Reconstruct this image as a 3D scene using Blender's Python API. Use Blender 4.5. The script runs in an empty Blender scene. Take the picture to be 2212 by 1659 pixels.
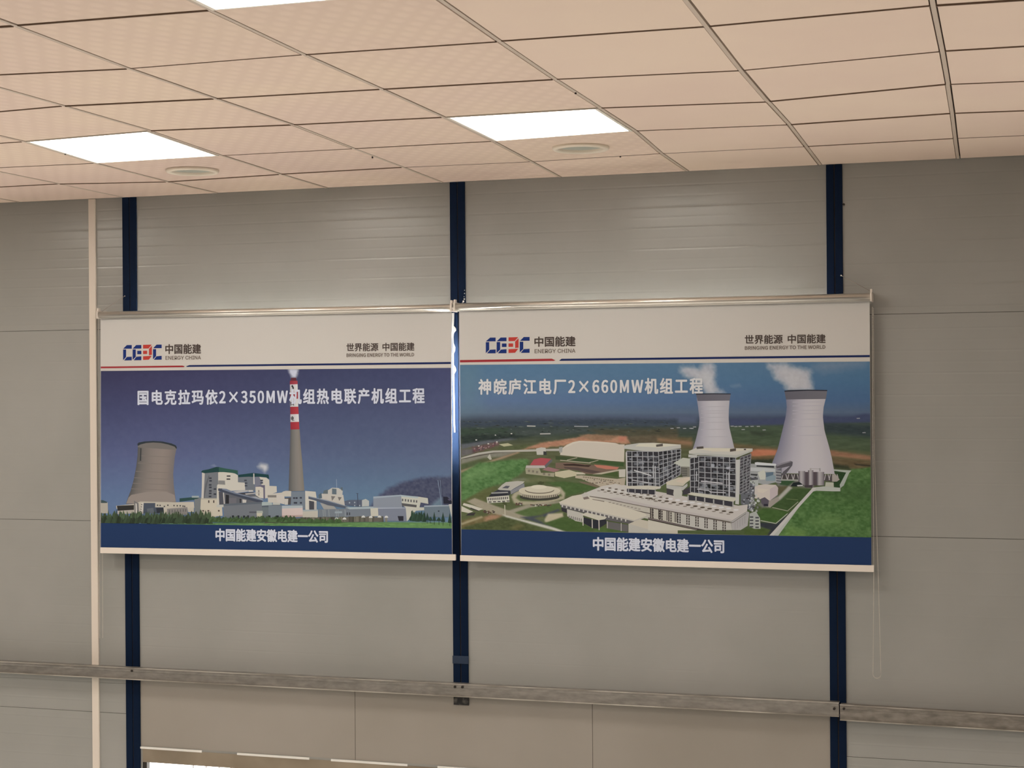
import bpy, math, random
import numpy as np
from mathutils import Vector, Matrix

random.seed(7)
S = bpy.context.scene
COL = S.collection

# ------------------------------------------------------------------ camera
CAM_Z = 4.2
F_PX, YAW, PITCH, ROLL, CAM_X, DIST, CEIL_H, GAP = 3436.1, 0.293862, 0.0, 0.00765, 0.1445, 7.3323, 0.98578, 0.586


def rot(a, b, c):
    ca, sa, cb, sb, cc, sc = math.cos(a), math.sin(a), math.cos(b), math.sin(b), math.cos(c), math.sin(c)
    return (np.array([[ca, -sa, 0], [sa, ca, 0], [0, 0, 1]]) @ np.array([[1, 0, 0], [0, cb, -sb], [0, sb, cb]])
            @ np.array([[cc, 0, sc], [0, 1, 0], [-sc, 0, cc]]))


R = rot(YAW, PITCH, ROLL)
EYE = np.array([CAM_X, -DIST, CAM_Z])
cam_data = bpy.data.cameras.new('camera')
cam_data.sensor_fit = 'HORIZONTAL'
cam_data.sensor_width = 36.0
cam_data.lens = 36.0 * F_PX / 2212.0
cam_data.clip_start = 0.05
cam = bpy.data.objects.new('camera', cam_data)
COL.objects.link(cam)
M = Matrix.Identity(4)
for r in range(3):
    M[r][0], M[r][1], M[r][2], M[r][3] = R[r, 0], R[r, 2], -R[r, 1], EYE[r]
cam.matrix_world = M
S.camera = cam

# ------------------------------------------------------------------ view, world, room lights
S.view_settings.view_transform = 'Standard'
S.view_settings.look = 'None'
S.view_settings.exposure = -0.1
S.view_settings.gamma = 1.0
S.view_settings.use_curve_mapping = False
W = bpy.data.worlds.new('world')
S.world = W
W.use_nodes = True
W.node_tree.nodes['Background'].inputs[0].default_value = (0.75, 0.85, 1.0, 1)
W.node_tree.nodes['Background'].inputs[1].default_value = 0.6

CEIL_Z = CAM_Z + CEIL_H
LAMP = 15.0            # radiance of a ceiling light panel
LAMP_COL = (1.0, 0.93, 0.83)
DAYLIGHT = 110.0         # radiance of the windows behind the blinds
LOWDAY = 4.5           # radiance of the lower window and the added side fills
X0, X1, Y1 = -10.8, 4.8, -14.4


def area(name, loc, rot_e, sx, sy, radiance, col):
    d = bpy.data.lights.new(name, 'AREA')
    d.shape = 'RECTANGLE'
    d.size, d.size_y = sx, sy
    d.energy = radiance * math.pi * sx * sy
    d.color = col
    o = bpy.data.objects.new(name, d)
    COL.objects.link(o)
    o.location = loc
    o.rotation_euler = rot_e
    return o


# the same square panels go on along the ceiling outside the picture
for ci in (-9, -6, -3, 0, 3):
    for cj in (2, 6, 10, 14, 18):
        if (ci, cj) in ((-6, 2), (-3, 2), (-3, 6), (0, 2), (3, 2), (0, 6)):
            continue
        area('ceiling_lamp_light', ((ci + .5) * .6, -(GAP + (cj - .5) * .6), CEIL_Z - .02), (0, 0, 0), .56, .56, LAMP, LAMP_COL)
# fill lights added low on the wall beyond both sides, brighten the ceiling
for wx, ww in ((-7.9, 4.6), (2.4, 4.2)):
    area('side_fill_light', (wx, -.05, 1.55), (math.radians(-90), 0, 0), ww, 1.3, LOWDAY * (2.0 if wx < -5 else 1.0), (1.0, .97, .92))
# fill lights added along the wall, aimed down so floor bounce lifts the ceiling
for wx, ww in ((-7.9, 4.6), (-2.7, 4.2), (2.4, 4.2)):
    area('floor_fill_light', (wx, -.095, 1.55), (math.radians(-38), 0, 0), ww, .20, 78.0 if wx < -5 else 30.0, (1.0, .97, .92))

# ------------------------------------------------------------------ pixel -> place
def ray(px, py):
    d = R @ np.array([(px - 1106.0) / F_PX, 1.0, (829.5 - py) / F_PX])
    return d


def wy(px, py, y):
    d = ray(px, py)
    t = (y - EYE[1]) / d[1]
    return EYE + d * t


def wz(px, py, z):
    d = ray(px, py)
    t = (z - EYE[2]) / d[2]
    return EYE + d * t


def sl(c):
    c = c / 255.0
    return c / 12.92 if c <= .04045 else ((c + .055) / 1.055) ** 2.4


# ------------------------------------------------------------------ materials
def mat(name, base, rough=.6, metal=0.0, spec=.5, emit=None, emit_s=0.0):
    m = bpy.data.materials.new(name)
    m.use_nodes = True
    b = m.node_tree.nodes['Principled BSDF']
    b.inputs['Base Color'].default_value = (*base, 1)
    b.inputs['Roughness'].default_value = rough
    b.inputs['Metallic'].default_value = metal
    b.inputs['Specular IOR Level'].default_value = spec
    if emit:
        b.inputs['Emission Color'].default_value = (*emit, 1)
        b.inputs['Emission Strength'].default_value = emit_s
    return m


def nt(m):
    t = m.node_tree
    return t, t.nodes, t.links, t.nodes['Principled BSDF']


def noise_mix(m, c1, c2, scale, stretch=(1, 1, 1), lo=.35, hi=.65, detail=4, rough=None):
    t, n, l, b = nt(m)
    tc = n.new('ShaderNodeTexCoord')
    mp = n.new('ShaderNodeMapping')
    mp.inputs['Scale'].default_value = stretch
    nz = n.new('ShaderNodeTexNoise')
    nz.inputs['Scale'].default_value = scale
    nz.inputs['Detail'].default_value = detail
    cr = n.new('ShaderNodeValToRGB')
    cr.color_ramp.elements[0].position = lo
    cr.color_ramp.elements[1].position = hi
    cr.color_ramp.elements[0].color = (*c1, 1)
    cr.color_ramp.elements[1].color = (*c2, 1)
    l.new(tc.outputs['Object'], mp.inputs[0])
    l.new(mp.outputs[0], nz.inputs['Vector'])
    l.new(nz.outputs['Fac'], cr.inputs[0])
    l.new(cr.outputs[0], b.inputs['Base Color'])
    return m


WALL_COL = (0.375, 0.38, 0.368)
m_wall = mat('ribbed_white_panel', WALL_COL, .23, 0, .42)
t, n, l, b = nt(m_wall)
tc = n.new('ShaderNodeTexCoord')
sp = n.new('ShaderNodeSeparateXYZ')
l.new(tc.outputs['Object'], sp.inputs[0])
mu = n.new('ShaderNodeMath'); mu.operation = 'MULTIPLY'; mu.inputs[1].default_value = 1 / .0985
fr = n.new('ShaderNodeMath'); fr.operation = 'FRACT'
l.new(sp.outputs['Z'], mu.inputs[0]); l.new(mu.outputs[0], fr.inputs[0])
cr = n.new('ShaderNodeValToRGB')
e = cr.color_ramp.elements
e[0].position = 0.0; e[0].color = (0, 0, 0, 1)
e[1].position = .07; e[1].color = (1, 1, 1, 1)
for p, v in ((.42, 1.0), (.50, .55), (.58, 1.0), (.94, 1.0), (1.0, 0.0)):
    q = e.new(p); q.color = (v, v, v, 1)
l.new(fr.outputs[0], cr.inputs[0])
bp = n.new('ShaderNodeBump'); bp.inputs['Strength'].default_value = .35; bp.inputs['Distance'].default_value = .0012
l.new(cr.outputs[0], bp.inputs['Height'])
l.new(bp.outputs[0], b.inputs['Normal'])
nz = n.new('ShaderNodeTexNoise'); nz.inputs['Scale'].default_value = 1.3; nz.inputs['Detail'].default_value = 5
l.new(tc.outputs['Object'], nz.inputs['Vector'])
cr2 = n.new('ShaderNodeValToRGB')
cr2.color_ramp.elements[0].color = (WALL_COL[0] * .93, WALL_COL[1] * .94, WALL_COL[2] * .93, 1)
cr2.color_ramp.elements[1].color = (WALL_COL[0] * 1.05, WALL_COL[1] * 1.05, WALL_COL[2] * 1.05, 1)
cr2.color_ramp.elements[0].position = .35; cr2.color_ramp.elements[1].position = .65
l.new(nz.outputs['Fac'], cr2.inputs[0])
# faint scuffs
nz2 = n.new('ShaderNodeTexNoise'); nz2.inputs['Scale'].default_value = 9; nz2.inputs['Detail'].default_value = 3
l.new(tc.outputs['Object'], nz2.inputs['Vector'])
cr3 = n.new('ShaderNodeValToRGB')
cr3.color_ramp.elements[0].position = .76; cr3.color_ramp.elements[0].color = (1, 1, 1, 1)
cr3.color_ramp.elements[1].position = .80; cr3.color_ramp.elements[1].color = (.8, .78, .74, 1)
l.new(nz2.outputs['Fac'], cr3.inputs[0])
mx = n.new('ShaderNodeMix'); mx.data_type = 'RGBA'; mx.blend_type = 'MULTIPLY'; mx.inputs[0].default_value = 1
l.new(cr2.outputs[0], mx.inputs[6]); l.new(cr3.outputs[0], mx.inputs[7])
l.new(mx.outputs[2], b.inputs['Base Color'])

m_dark = mat('dark_gap', (.045, .035, .028), .9)
m_plain = mat('plain_plaster', (.17, .165, .155), .8)
m_floor = mat('floor_screed', (.50, .48, .445), .7)
TILE = (0.80, 0.64, 0.535)
m_tile = mat('ceiling_tile', TILE, .85, 0, .25)
t, n, l, b = nt(m_tile)
tc = n.new('ShaderNodeTexCoord')
def wave(deg, scale):
    mp = n.new('ShaderNodeMapping'); mp.inputs['Rotation'].default_value = (0, 0, math.radians(deg))
    w_ = n.new('ShaderNodeTexWave'); w_.wave_type = 'BANDS'; w_.bands_direction = 'X'
    w_.inputs['Scale'].default_value = scale; w_.inputs['Distortion'].default_value = .6; w_.inputs['Detail'].default_value = 1
    l.new(tc.outputs['Object'], mp.inputs[0]); l.new(mp.outputs[0], w_.inputs['Vector'])
    return w_


wa, wb = wave(32, 5.2), wave(-32, 5.2)
nz = n.new('ShaderNodeMath'); nz.operation = 'MULTIPLY'
l.new(wa.outputs['Fac'], nz.inputs[0]); l.new(wb.outputs['Fac'], nz.inputs[1])
bp = n.new('ShaderNodeBump'); bp.inputs['Strength'].default_value = .4; bp.inputs['Distance'].default_value = .003
l.new(nz.outputs[0], bp.inputs['Height']); l.new(bp.outputs[0], b.inputs['Normal'])
nz2 = n.new('ShaderNodeTexNoise'); nz2.inputs['Scale'].default_value = 1.1; nz2.inputs['Detail'].default_value = 3
l.new(tc.outputs['Object'], nz2.inputs['Vector'])
cr = n.new('ShaderNodeValToRGB')
cr.color_ramp.elements[0].position = .35; cr.color_ramp.elements[1].position = .65
cr.color_ramp.elements[0].color = (TILE[0] * .965, TILE[1] * .95, TILE[2] * .97, 1)
cr.color_ramp.elements[1].color = (TILE[0] * 1.02, TILE[1] * 1.03, TILE[2] * 1.0, 1)
l.new(nz2.outputs['Fac'], cr.inputs[0])
cr3 = n.new('ShaderNodeValToRGB')
cr3.color_ramp.elements[0].position = .0; cr3.color_ramp.elements[1].position = .6
cr3.color_ramp.elements[0].color = (.95, .94, .935, 1); cr3.color_ramp.elements[1].color = (1, 1, 1, 1)
l.new(nz.outputs[0], cr3.inputs[0])
mx = n.new('ShaderNodeMix'); mx.data_type = 'RGBA'; mx.blend_type = 'MULTIPLY'; mx.inputs[0].default_value = 1
l.new(cr.outputs[0], mx.inputs[6]); l.new(cr3.outputs[0], mx.inputs[7])
l.new(mx.outputs[2], b.inputs['Base Color'])

m_runner = mat('ceiling_runner_paint', (.56, .455, .37), .6)
m_tee = mat('shade_brown_cross_tee', (.20, .135, .095), .8)  # dark brown paints in the shadow along each tee
m_smooth = None
m_post = noise_mix(mat('navy_post_paint', (.010, .026, .075), .5, 0, .06), (.0045, .012, .033), (.006, .0155, .043), 3, (1, 1, .3))
m_zinc = mat('galvanized_steel', (.42, .39, .35), .45, .75)
noise_mix(m_zinc, (.31, .30, .28), (.43, .41, .385), 6, (3, 8, 9), .34, .68, 9)
m_zinc2 = mat('dull_galvanized_steel', (.3, .28, .25), .6, .6)
noise_mix(m_zinc2, (.22, .205, .185), (.36, .335, .305), 6, (3, 8, 9), .34, .70, 9)
m_lip = mat('highlight_zinc_edge', (.66, .63, .58), .35, .5)
noise_mix(m_lip, (.40, .37, .33), (.74, .71, .66), 4, (1, 3, 3), .40, .60, 5)
m_bolt = mat('rusty_bolt', (.03, .025, .022), .6, .3)
m_trunk = mat('cream_plastic_trunking', (.80, .735, .66), .45)
m_board = noise_mix(mat('grey_board', (.345, .32, .285), .6), (.325, .30, .265), (.37, .345, .31), 1.0)
m_alu = noise_mix(mat('brushed_aluminium', (.8, .77, .72), .33, .85), (.76, .73, .68), (.86, .83, .78), 3, (1, 20, 20))
m_frame = noise_mix(mat('bronze_window_frame', (.34, .29, .22), .4, .3), (.27, .225, .17), (.42, .36, .28), 2.2, (1, 1, 1))
m_frame_dark = mat('dark_frame_edge', (.03, .026, .022), .5)
m_fabric = mat('white_blind_fabric', (.66, .66, .655), .75, 0, .3)
m_bar = mat('cream_plastic_bar', (.86, .80, .74), .4)
m_bead = mat('bead_chain', (.60, .57, .52), .4)
m_wire = mat('thin_wire', (.28, .25, .22), .5, .5)
m_panel_frame = mat('white_lamp_frame', (.80, .74, .66), .5)
m_lamp = mat('glowing_diffuser', (.9, .9, .9), .4, 0, .5, LAMP_COL, LAMP)
m_ring = mat('cream_ring', (.84, .74, .61), .5)
m_lens = mat('frosted_grey_glass', (.42, .44, .38), .35)
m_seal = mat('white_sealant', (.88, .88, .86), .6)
m_day = mat('bright_window_glass', (.8, .8, .8), .3, 0, .5, (1.0, .96, .88), DAYLIGHT)
m_day2 = mat('daylit_window_glass', (.8, .8, .8), .3, 0, .5, (1.0, .97, .92), LOWDAY)
m_rust = noise_mix(mat('rusty_weld_plate', (.03, .035, .045), .6), (.016, .016, .018), (.10, .095, .085), 38, (1, 1, 1), .5, .68)


# ------------------------------------------------------------------ mesh building
class MB:
    def __init__(self):
        self.v, self.f, self.c = [], [], None

    def box(self, x0, x1, y0, y1, z0, z1):
        b = len(self.v)
        self.v += [(x, y, z) for x in (x0, x1) for y in (y0, y1) for z in (z0, z1)]
        self.f += [tuple(b + i for i in q) for q in ((0, 1, 3, 2), (4, 6, 7, 5), (0, 4, 5, 1), (2, 3, 7, 6), (0, 2, 6, 4), (1, 5, 7, 3))]

    def prism(self, poly, d):
        """poly: 3D points, swept along vector d"""
        b = len(self.v); k = len(poly)
        self.v += [tuple(p) for p in poly] + [tuple(np.array(p) + np.array(d)) for p in poly]
        self.f += [tuple(b + i for i in range(k)), tuple(b + k + i for i in reversed(range(k)))]
        self.f += [(b + i, b + k + i, b + k + (i + 1) % k, b + (i + 1) % k) for i in range(k)]

    def tube(self, pts, r, n=8, cap=True):
        pts = [Vector(p) for p in pts]
        b = len(self.v)
        for i, p in enumerate(pts):
            d = (pts[min(i + 1, len(pts) - 1)] - pts[max(i - 1, 0)]).normalized()
            u = d.orthogonal().normalized() if abs(d.z) > .9 else d.cross(Vector((0, 0, 1))).normalized()
            w = d.cross(u)
            for k in range(n):
                a = 2 * math.pi * k / n
                self.v.append(tuple(p + (u * math.cos(a) + w * math.sin(a)) * r))
        for i in range(len(pts) - 1):
            for k in range(n):
                k2 = (k + 1) % n
                self.f.append((b + i * n + k, b + i * n + k2, b + (i + 1) * n + k2, b + (i + 1) * n + k))
        if cap:
            self.f.append(tuple(b + k for k in reversed(range(n))))
            e = b + (len(pts) - 1) * n
            self.f.append(tuple(e + k for k in range(n)))

    def ball(self, p, r, n=8, m=5):
        b = len(self.v)
        self.v.append((p[0], p[1], p[2] + r))
        for i in range(1, m):
            t = math.pi * i / m
            for k in range(n):
                a = 2 * math.pi * k / n
                self.v.append((p[0] + r * math.sin(t) * math.cos(a), p[1] + r * math.sin(t) * math.sin(a), p[2] + r * math.cos(t)))
        self.v.append((p[0], p[1], p[2] - r))
        e = len(self.v) - 1
        for k in range(n):
            k2 = (k + 1) % n
            self.f.append((b, b + 1 + k, b + 1 + k2))
            for i in range(m - 2):
                o = b + 1 + i * n
                self.f.append((o + k, o + n + k, o + n + k2, o + k2))
            o = b + 1 + (m - 2) * n
            self.f.append((o + k, e, o + k2))

    def lathe(self, c, prof, n=48):
        """profile of (radius, z) about the vertical axis through c"""
        b = len(self.v)
        for r, z in prof:
            for k in range(n):
                a = 2 * math.pi * k / n
                self.v.append((c[0] + r * math.cos(a), c[1] + r * math.sin(a), c[2] + z))
        for i in range(len(prof) - 1):
            for k in range(n):
                k2 = (k + 1) % n
                self.f.append((b + i * n + k, b + i * n + k2, b + (i + 1) * n + k2, b + (i + 1) * n + k))

    def build(self, name, m, parent=None, bevel=0, smooth=False):
        me = bpy.data.meshes.new(name)
        me.from_pydata(self.v, [], self.f)
        me.materials.append(m)
        me.validate()
        if smooth:
            me.polygons.foreach_set('use_smooth', [True] * len(me.polygons))
        me.update()
        o = bpy.data.objects.new(name, me)
        COL.objects.link(o)
        if bevel:
            md = o.modifiers.new('bevel', 'BEVEL')
            md.width = bevel; md.segments = 2; md.limit_method = 'ANGLE'
        if parent:
            o.parent = parent
            o.matrix_parent_inverse = parent.matrix_world.inverted()
        return o


def empty(name, loc, label, cat, group=None):
    o = bpy.data.objects.new(name, None)
    COL.objects.link(o)
    o.location = tuple(float(v) for v in loc)
    o.matrix_world = Matrix.Translation(o.location)
    o['label'] = label; o['category'] = cat
    if group:
        o['group'] = group
    return o


def tag(o, label, cat, group=None):
    o['label'] = label; o['category'] = cat
    if group:
        o['group'] = group
    return o


def struct(o):
    o['kind'] = 'structure'
    return o


# ------------------------------------------------------------------ room shell
mb = MB(); mb.box(X0, X1, Y1, 0.2, -.1, 0); struct(mb.build('floor', m_floor))
mb = MB(); mb.box(X0 - .1, X0, Y1, 0.2, 0, CEIL_Z + .1); struct(mb.build('wall_left', m_plain))
mb = MB(); mb.box(X1, X1 + .1, Y1, 0.2, 0, CEIL_Z + .1); struct(mb.build('wall_right', m_plain))
mb = MB(); mb.box(X0 - .1, X1 + .1, Y1 - .1, Y1, 0, CEIL_Z + .1); struct(mb.build('wall_back', m_plain))

# front wall: one metre high sandwich panels with thin joints, with openings for three windows
xp = lambda px, py, y=-.008: wy(px, py, y)[0]
zp = lambda px, py, y=0.0: wy(px, py, y)[2]
P1 = (xp(268.0, 1000), xp(298.0, 1000))
P2 = (xp(975.0, 900), xp(1007.5, 900))
P3 = (xp(1789.0, 1000), xp(1824.0, 1000))
seam = zp(2060, 1162)
seams = [seam + k for k in (-5, -4, -3, -2, -1, 0, 1, 2)]
seams = [z for z in seams if 0 < z < CEIL_Z - .05]
win_t, win_b = zp(640, 748), zp(640, 982)
hb = zp(310, 1645.5, .0)
board_b = zp(400, 1617)
girt_mid = zp(620, 1475)
HOLES = [(P1[1] + .01, P2[0] - .03, win_b, win_t), (P2[1] + .03, P3[0] - .01, win_b, win_t), (P1[1] + .012, P3[0] - .02, .9, hb + .02)]
xs = sorted({X0, X1, *[h[0] for h in HOLES], *[h[1] for h in HOLES]})
mb = MB()
bounds = [0.0] + seams + [CEIL_Z + .1]
for r in range(len(bounds) - 1):
    za, zb = bounds[r] + .0010, bounds[r + 1] - .0010
    zs = sorted({za, zb, *[min(max(q, za), zb) for h in HOLES for q in h[2:]]})
    for i in range(len(xs) - 1):
        for k in range(len(zs) - 1):
            if zs[k + 1] - zs[k] < 1e-5:
                continue
            cx, cz = (xs[i] + xs[i + 1]) / 2, (zs[k] + zs[k + 1]) / 2
            if any(h[0] < cx < h[1] and h[2] < cz < h[3] for h in HOLES):
                continue
            mb.box(xs[i], xs[i + 1], 0, .075, zs[k], zs[k + 1])
wall = struct(mb.build('wall_front', m_wall))
mb = MB()
for z in seams:
    mb.box(X0, X1, .006, .07, z - .0010, z + .0010)
o = mb.build('joint_filler', m_dark, wall)

# windows
for k, (h, m_, nm) in enumerate(((HOLES[0], m_day, 'window_1'), (HOLES[1], m_day, 'window_2'))):
    fr_ = MB()
    a, c, z0, z1 = h
    fr_.box(a, c, .01, .06, z1 - .04, z1); fr_.box(a, c, .01, .06, z0, z0 + .04)
    fr_.box(a, a + .04, .01, .06, z0 + .04, z1 - .04); fr_.box(c - .04, c, .01, .06, z0 + .04, z1 - .04)
    fr_.box((a + c) / 2 - .02, (a + c) / 2 + .02, .012, .058, z0 + .04, z1 - .04)
    w = struct(fr_.build(nm, m_seal))
    g = MB(); g.box(a + .03, c - .03, .032, .038, z0 + .03, z1 - .03)
    g.build('window_pane', m_, w)
    # side and bottom baffles added behind the blind keep daylight between the posts
    jx = a - .018 if k == 0 else c - .004
    jt = zp(330 if k == 0 else 1760, 706 if k == 0 else 676, -.06)
    g = MB(); g.box(jx, jx + .02, -.0655, -.0005, z0 - .02, jt)
    g.build('side_light_baffle', m_board, w)
    g = MB(); g.box(min(jx + .02, a), max(c, jx), -.0655, -.0005, z0 - .03, z0 - .012)
    g.build('sill_or_baffle', m_frame_dark, w)
    # baffle added over the glass, keeps direct daylight off the ceiling
    g = MB(); g.box(min(jx + .02, a), max(c, jx), -.042, -.0005, z1 + .002, z1 + .014)
    g.build('top_light_baffle', m_seal, w)

# lower window under the boards
a, c, z0, z1 = HOLES[2]
fb = MB()
fb.box(a, c, -.004, .06, hb, board_b - .012)                       # head bar
w3 = struct(fb.build('window_3', m_frame))
g = MB(); g.box(a - .002, a + .022, .0, .06, z0, hb)
g.build('window_frame', m_frame_dark, w3)
g = MB(); g.box(a + .022, c, .030, .036, z0, hb + .01)
g.build('window_pane', m_day2, w3)
for k, sx in enumerate((419, 447, 475, 500, 590, 640)):
    x = xp(sx, 1657, .03)
    gb = MB(); gb.box(x - .002, x + .002, .022, .028, z0, hb + .01)
    gb.build('glazing_bar', mat('pale_grey_bar', (.62, .58, .55), .5), w3)
# white strips above the head bar paint in a broken line of leaking light
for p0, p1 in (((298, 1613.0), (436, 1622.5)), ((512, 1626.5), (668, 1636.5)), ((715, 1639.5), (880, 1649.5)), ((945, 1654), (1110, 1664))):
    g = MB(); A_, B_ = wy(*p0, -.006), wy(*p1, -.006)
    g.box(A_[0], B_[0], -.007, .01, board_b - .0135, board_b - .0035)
    g.build('light_leak_strip', m_seal, w3)
# sill below the visible part
g = MB(); g.box(a, c, -.03, .06, z0 - .04, z0); g.build('sill_or_baffle', m_seal, w3)

# ------------------------------------------------------------------ ceiling
meas = {
    0: {0: (2069.8, 341), 1: (2064, 298.4), 2: (2057.4, 244), 3: (2048, 181.6), 4: (2035.6, 110.4), 5: (2015.6, 11.7)},
    -1: {0: (1770.7, 355), 1: (1741, 316), 2: (1704.5, 268.6), 3: (1659, 219), 4: (1601, 151.5), 5: (1527, 57)},
    -2: {0: (1485.4, 369.6), 1: (1429, 331), 2: (1372, 282), 3: (1295.4, 232.5), 4: (1198.4, 170.6), 5: (1078, 88.6)},
    -3: {0: (1216.8, 385.4), 1: (1148, 348.6), 2: (1064.6, 304.4), 3: (957.6, 252.6), 4: (824, 192), 5: (656, 117), 6: (455, 22)},
    -4: {0: (964, 397.4), 1: (870.6, 361), 2: (763.6, 320.5), 3: (632, 269), 4: (465, 212.4), 5: (277.7, 147.2), 6: (33.5, 55)},
    -5: {0: (716.5, 409), 1: (605.5, 376), 2: (478, 335.5), 3: (323, 282), 4: (137, 228.5)},
    -6: {0: (478, 419), 1: (361, 392), 2: (205, 352), 3: (50, 305)},
    -7: {0: (268, 426.5), 1: (127, 397)}}
CMIN, CMAX, RMAX = -18, 8, 23


def model(i, j):
    return np.array([i * .6, 0.0 if j == 0 else -(GAP + (j - 1) * .6)])


GRID = {}
for i in range(CMIN, CMAX + 1):
    for j in range(RMAX + 1):
        p = model(i, j)
        if i in meas:
            js = sorted(meas[i], key=lambda q: abs(q - j))
            q = js[0]
            dlt = wz(*meas[i][q], CEIL_Z)[:2] - model(i, q)
            p = p + dlt * (1.0 if q == j else .6 ** abs(q - j))
        if j == 0:
            p[1] = -.004
        GRID[i, j] = p
LIGHT_CELLS = [(-6, 2), (-3, 2), (-3, 6)]
m_ceil_edge = m_tile
mb = MB()
for i in range(CMIN, CMAX):
    for j in range(RMAX):
        if (i, j) in LIGHT_CELLS:
            continue
        q = [GRID[i, j], GRID[i + 1, j], GRID[i + 1, j + 1], GRID[i, j + 1]]     # wall side first
        ins = [(.0105, -.0022), (-.0105, -.0022), (-.0105, .0022), (.0105, .0022)]
        dz = random.uniform(-.0012, .0012)
        poly = [(p[0] + d[0], p[1] + (d[1] if not (j == 0 and k < 2) else 0), CEIL_Z + dz) for k, (p, d) in enumerate(zip(q, ins))]
        mb.prism(poly, (0, 0, .012))
ceil = struct(mb.build('ceiling', m_tile))
# the tiles towards the right are a smoother kind
ceil.data.materials.append(noise_mix(mat('smooth_ceiling_tile', TILE, .85, 0, .25), (TILE[0] * .97, TILE[1] * .955, TILE[2] * .96), (TILE[0] * 1.02, TILE[1] * 1.03, TILE[2] * 1.01), 1.2))
for f in ceil.data.polygons:
    if f.center.x > -1.25:
        f.material_index = 1
mb = MB(); mb.box(X0, X1, Y1, 0, CEIL_Z + .011, CEIL_Z + .06)
mb.build('ceiling_void', m_dark, ceil)
for i in range(CMIN + 1, CMAX):
    mb = MB()
    for j in range(RMAX):
        a_, b_ = GRID[i, j], GRID[i, j + 1]
        # lengths of rail butt together at every fourth tile with a slight step
        off = .0016 * ((j // 3 + i) % 3 - 1)
        poly = [(a_[0] - .0065 + off, a_[1], CEIL_Z - .0015), (a_[0] + .0065 + off, a_[1], CEIL_Z - .0015),
                (b_[0] + .0065 + off, b_[1], CEIL_Z - .0015), (b_[0] - .0065 + off, b_[1], CEIL_Z - .0015)]
        mb.prism(poly, (0, 0, .010))
    mb.build('ceiling_runner', m_runner, ceil)
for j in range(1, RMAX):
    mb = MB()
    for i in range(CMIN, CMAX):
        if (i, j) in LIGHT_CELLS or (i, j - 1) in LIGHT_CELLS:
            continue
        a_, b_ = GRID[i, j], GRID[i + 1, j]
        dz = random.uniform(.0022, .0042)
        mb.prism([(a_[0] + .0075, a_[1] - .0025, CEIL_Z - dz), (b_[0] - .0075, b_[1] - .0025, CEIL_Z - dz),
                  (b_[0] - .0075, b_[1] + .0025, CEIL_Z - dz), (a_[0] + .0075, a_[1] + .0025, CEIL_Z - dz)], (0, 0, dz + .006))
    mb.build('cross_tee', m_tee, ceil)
# ceiling side trim above the wall is just the cut tile edge: nothing to add

LL = {(-6, 2): 'left of the two glowing square ceiling lights nearest the wall, beside a round downlight',
      (-3, 2): 'right of the two glowing square ceiling lights nearest the wall, above the right blind',
      (-3, 6): 'glowing ceiling light cut off by the top edge of the photo, nearest the viewer'}
for (i, j) in LIGHT_CELLS:
    q = [GRID[i, j], GRID[i + 1, j], GRID[i + 1, j + 1], GRID[i, j + 1]]
    c_ = sum(q) / 4
    r_ = empty('ceiling_light', (c_[0], c_[1], CEIL_Z), LL[i, j], 'ceiling light', 'square ceiling light panels')
    ins = [(1, -1), (-1, -1), (-1, 1), (1, 1)]
    outer = [(p[0] + s * .009, p[1] + u * .004) for p, (s, u) in zip(q, ins)]
    inner = [(p[0] + s * .022, p[1] + u * .014) for p, (s, u) in zip(q, ins)]
    mb = MB()
    for k in range(4):
        k2 = (k + 1) % 4
        mb.prism([(*outer[k], CEIL_Z - .003), (*outer[k2], CEIL_Z - .003), (*inner[k2], CEIL_Z - .003), (*inner[k], CEIL_Z - .003)], (0, 0, .013))
    mb.build('frame', m_panel_frame, r_)
    mb = MB(); mb.prism([(*p, CEIL_Z - .0005) for p in inner], (0, 0, .009))
    mb.build('diffuser', m_lamp, r_)

for (px, py), lab in (((415.7, 369.0), 'round recessed downlight between the left glowing ceiling panel and the wall'),
                      ((1254.5, 319.5), 'round recessed downlight between the right glowing ceiling panel and the wall')):
    c_ = wz(px, py, CEIL_Z - .004)
    r_ = empty('recessed_downlight', (c_[0], c_[1], CEIL_Z), lab, 'downlight', 'round recessed downlights')
    mb = MB(); mb.lathe((c_[0], c_[1], CEIL_Z), [(.119, -.0012), (.119, -.008), (.113, -.0135), (.099, -.014), (.093, -.008), (.090, .004)])
    mb.build('trim_ring', m_ring, r_, smooth=True)
    mb = MB(); mb.lathe((c_[0], c_[1], CEIL_Z), [(.0905, -.001), (.06, -.003), (.03, -.004), (.0005, -.0042)])
    mb.build('lens', m_lens, r_, smooth=True)

# ------------------------------------------------------------------ steel posts, trunking, channels
PY0, PY1 = -.009, .0


def post(xa, xb, z0, z1, label, lean=0.0):
    r_ = empty('steel_post', ((xa + xb) / 2, -.004, z0), label, 'post', 'navy blue steel posts')
    xm = (xa + xb) / 2
    for s, (a_, b_) in enumerate(((xa, xm - .0022), (xm + .0022, xb))):
        mb = MB()
        # folded channel: flange with two small lips
        mb.prism([(a_, PY1, z0), (a_, PY0, z0), (b_, PY0, z0), (b_, PY1, z0)], (lean, 0, z1 - z0))
        mb.build('channel', m_post, r_, bevel=.0018)
    mb = MB(); mb.prism([(xm - .0024, PY1, z0), (xm - .0024, -.003, z0), (xm + .0024, -.003, z0), (xm + .0024, PY1, z0)], (lean, 0, z1 - z0))
    mb.build('seam', m_dark, r_)
    return r_


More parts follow.
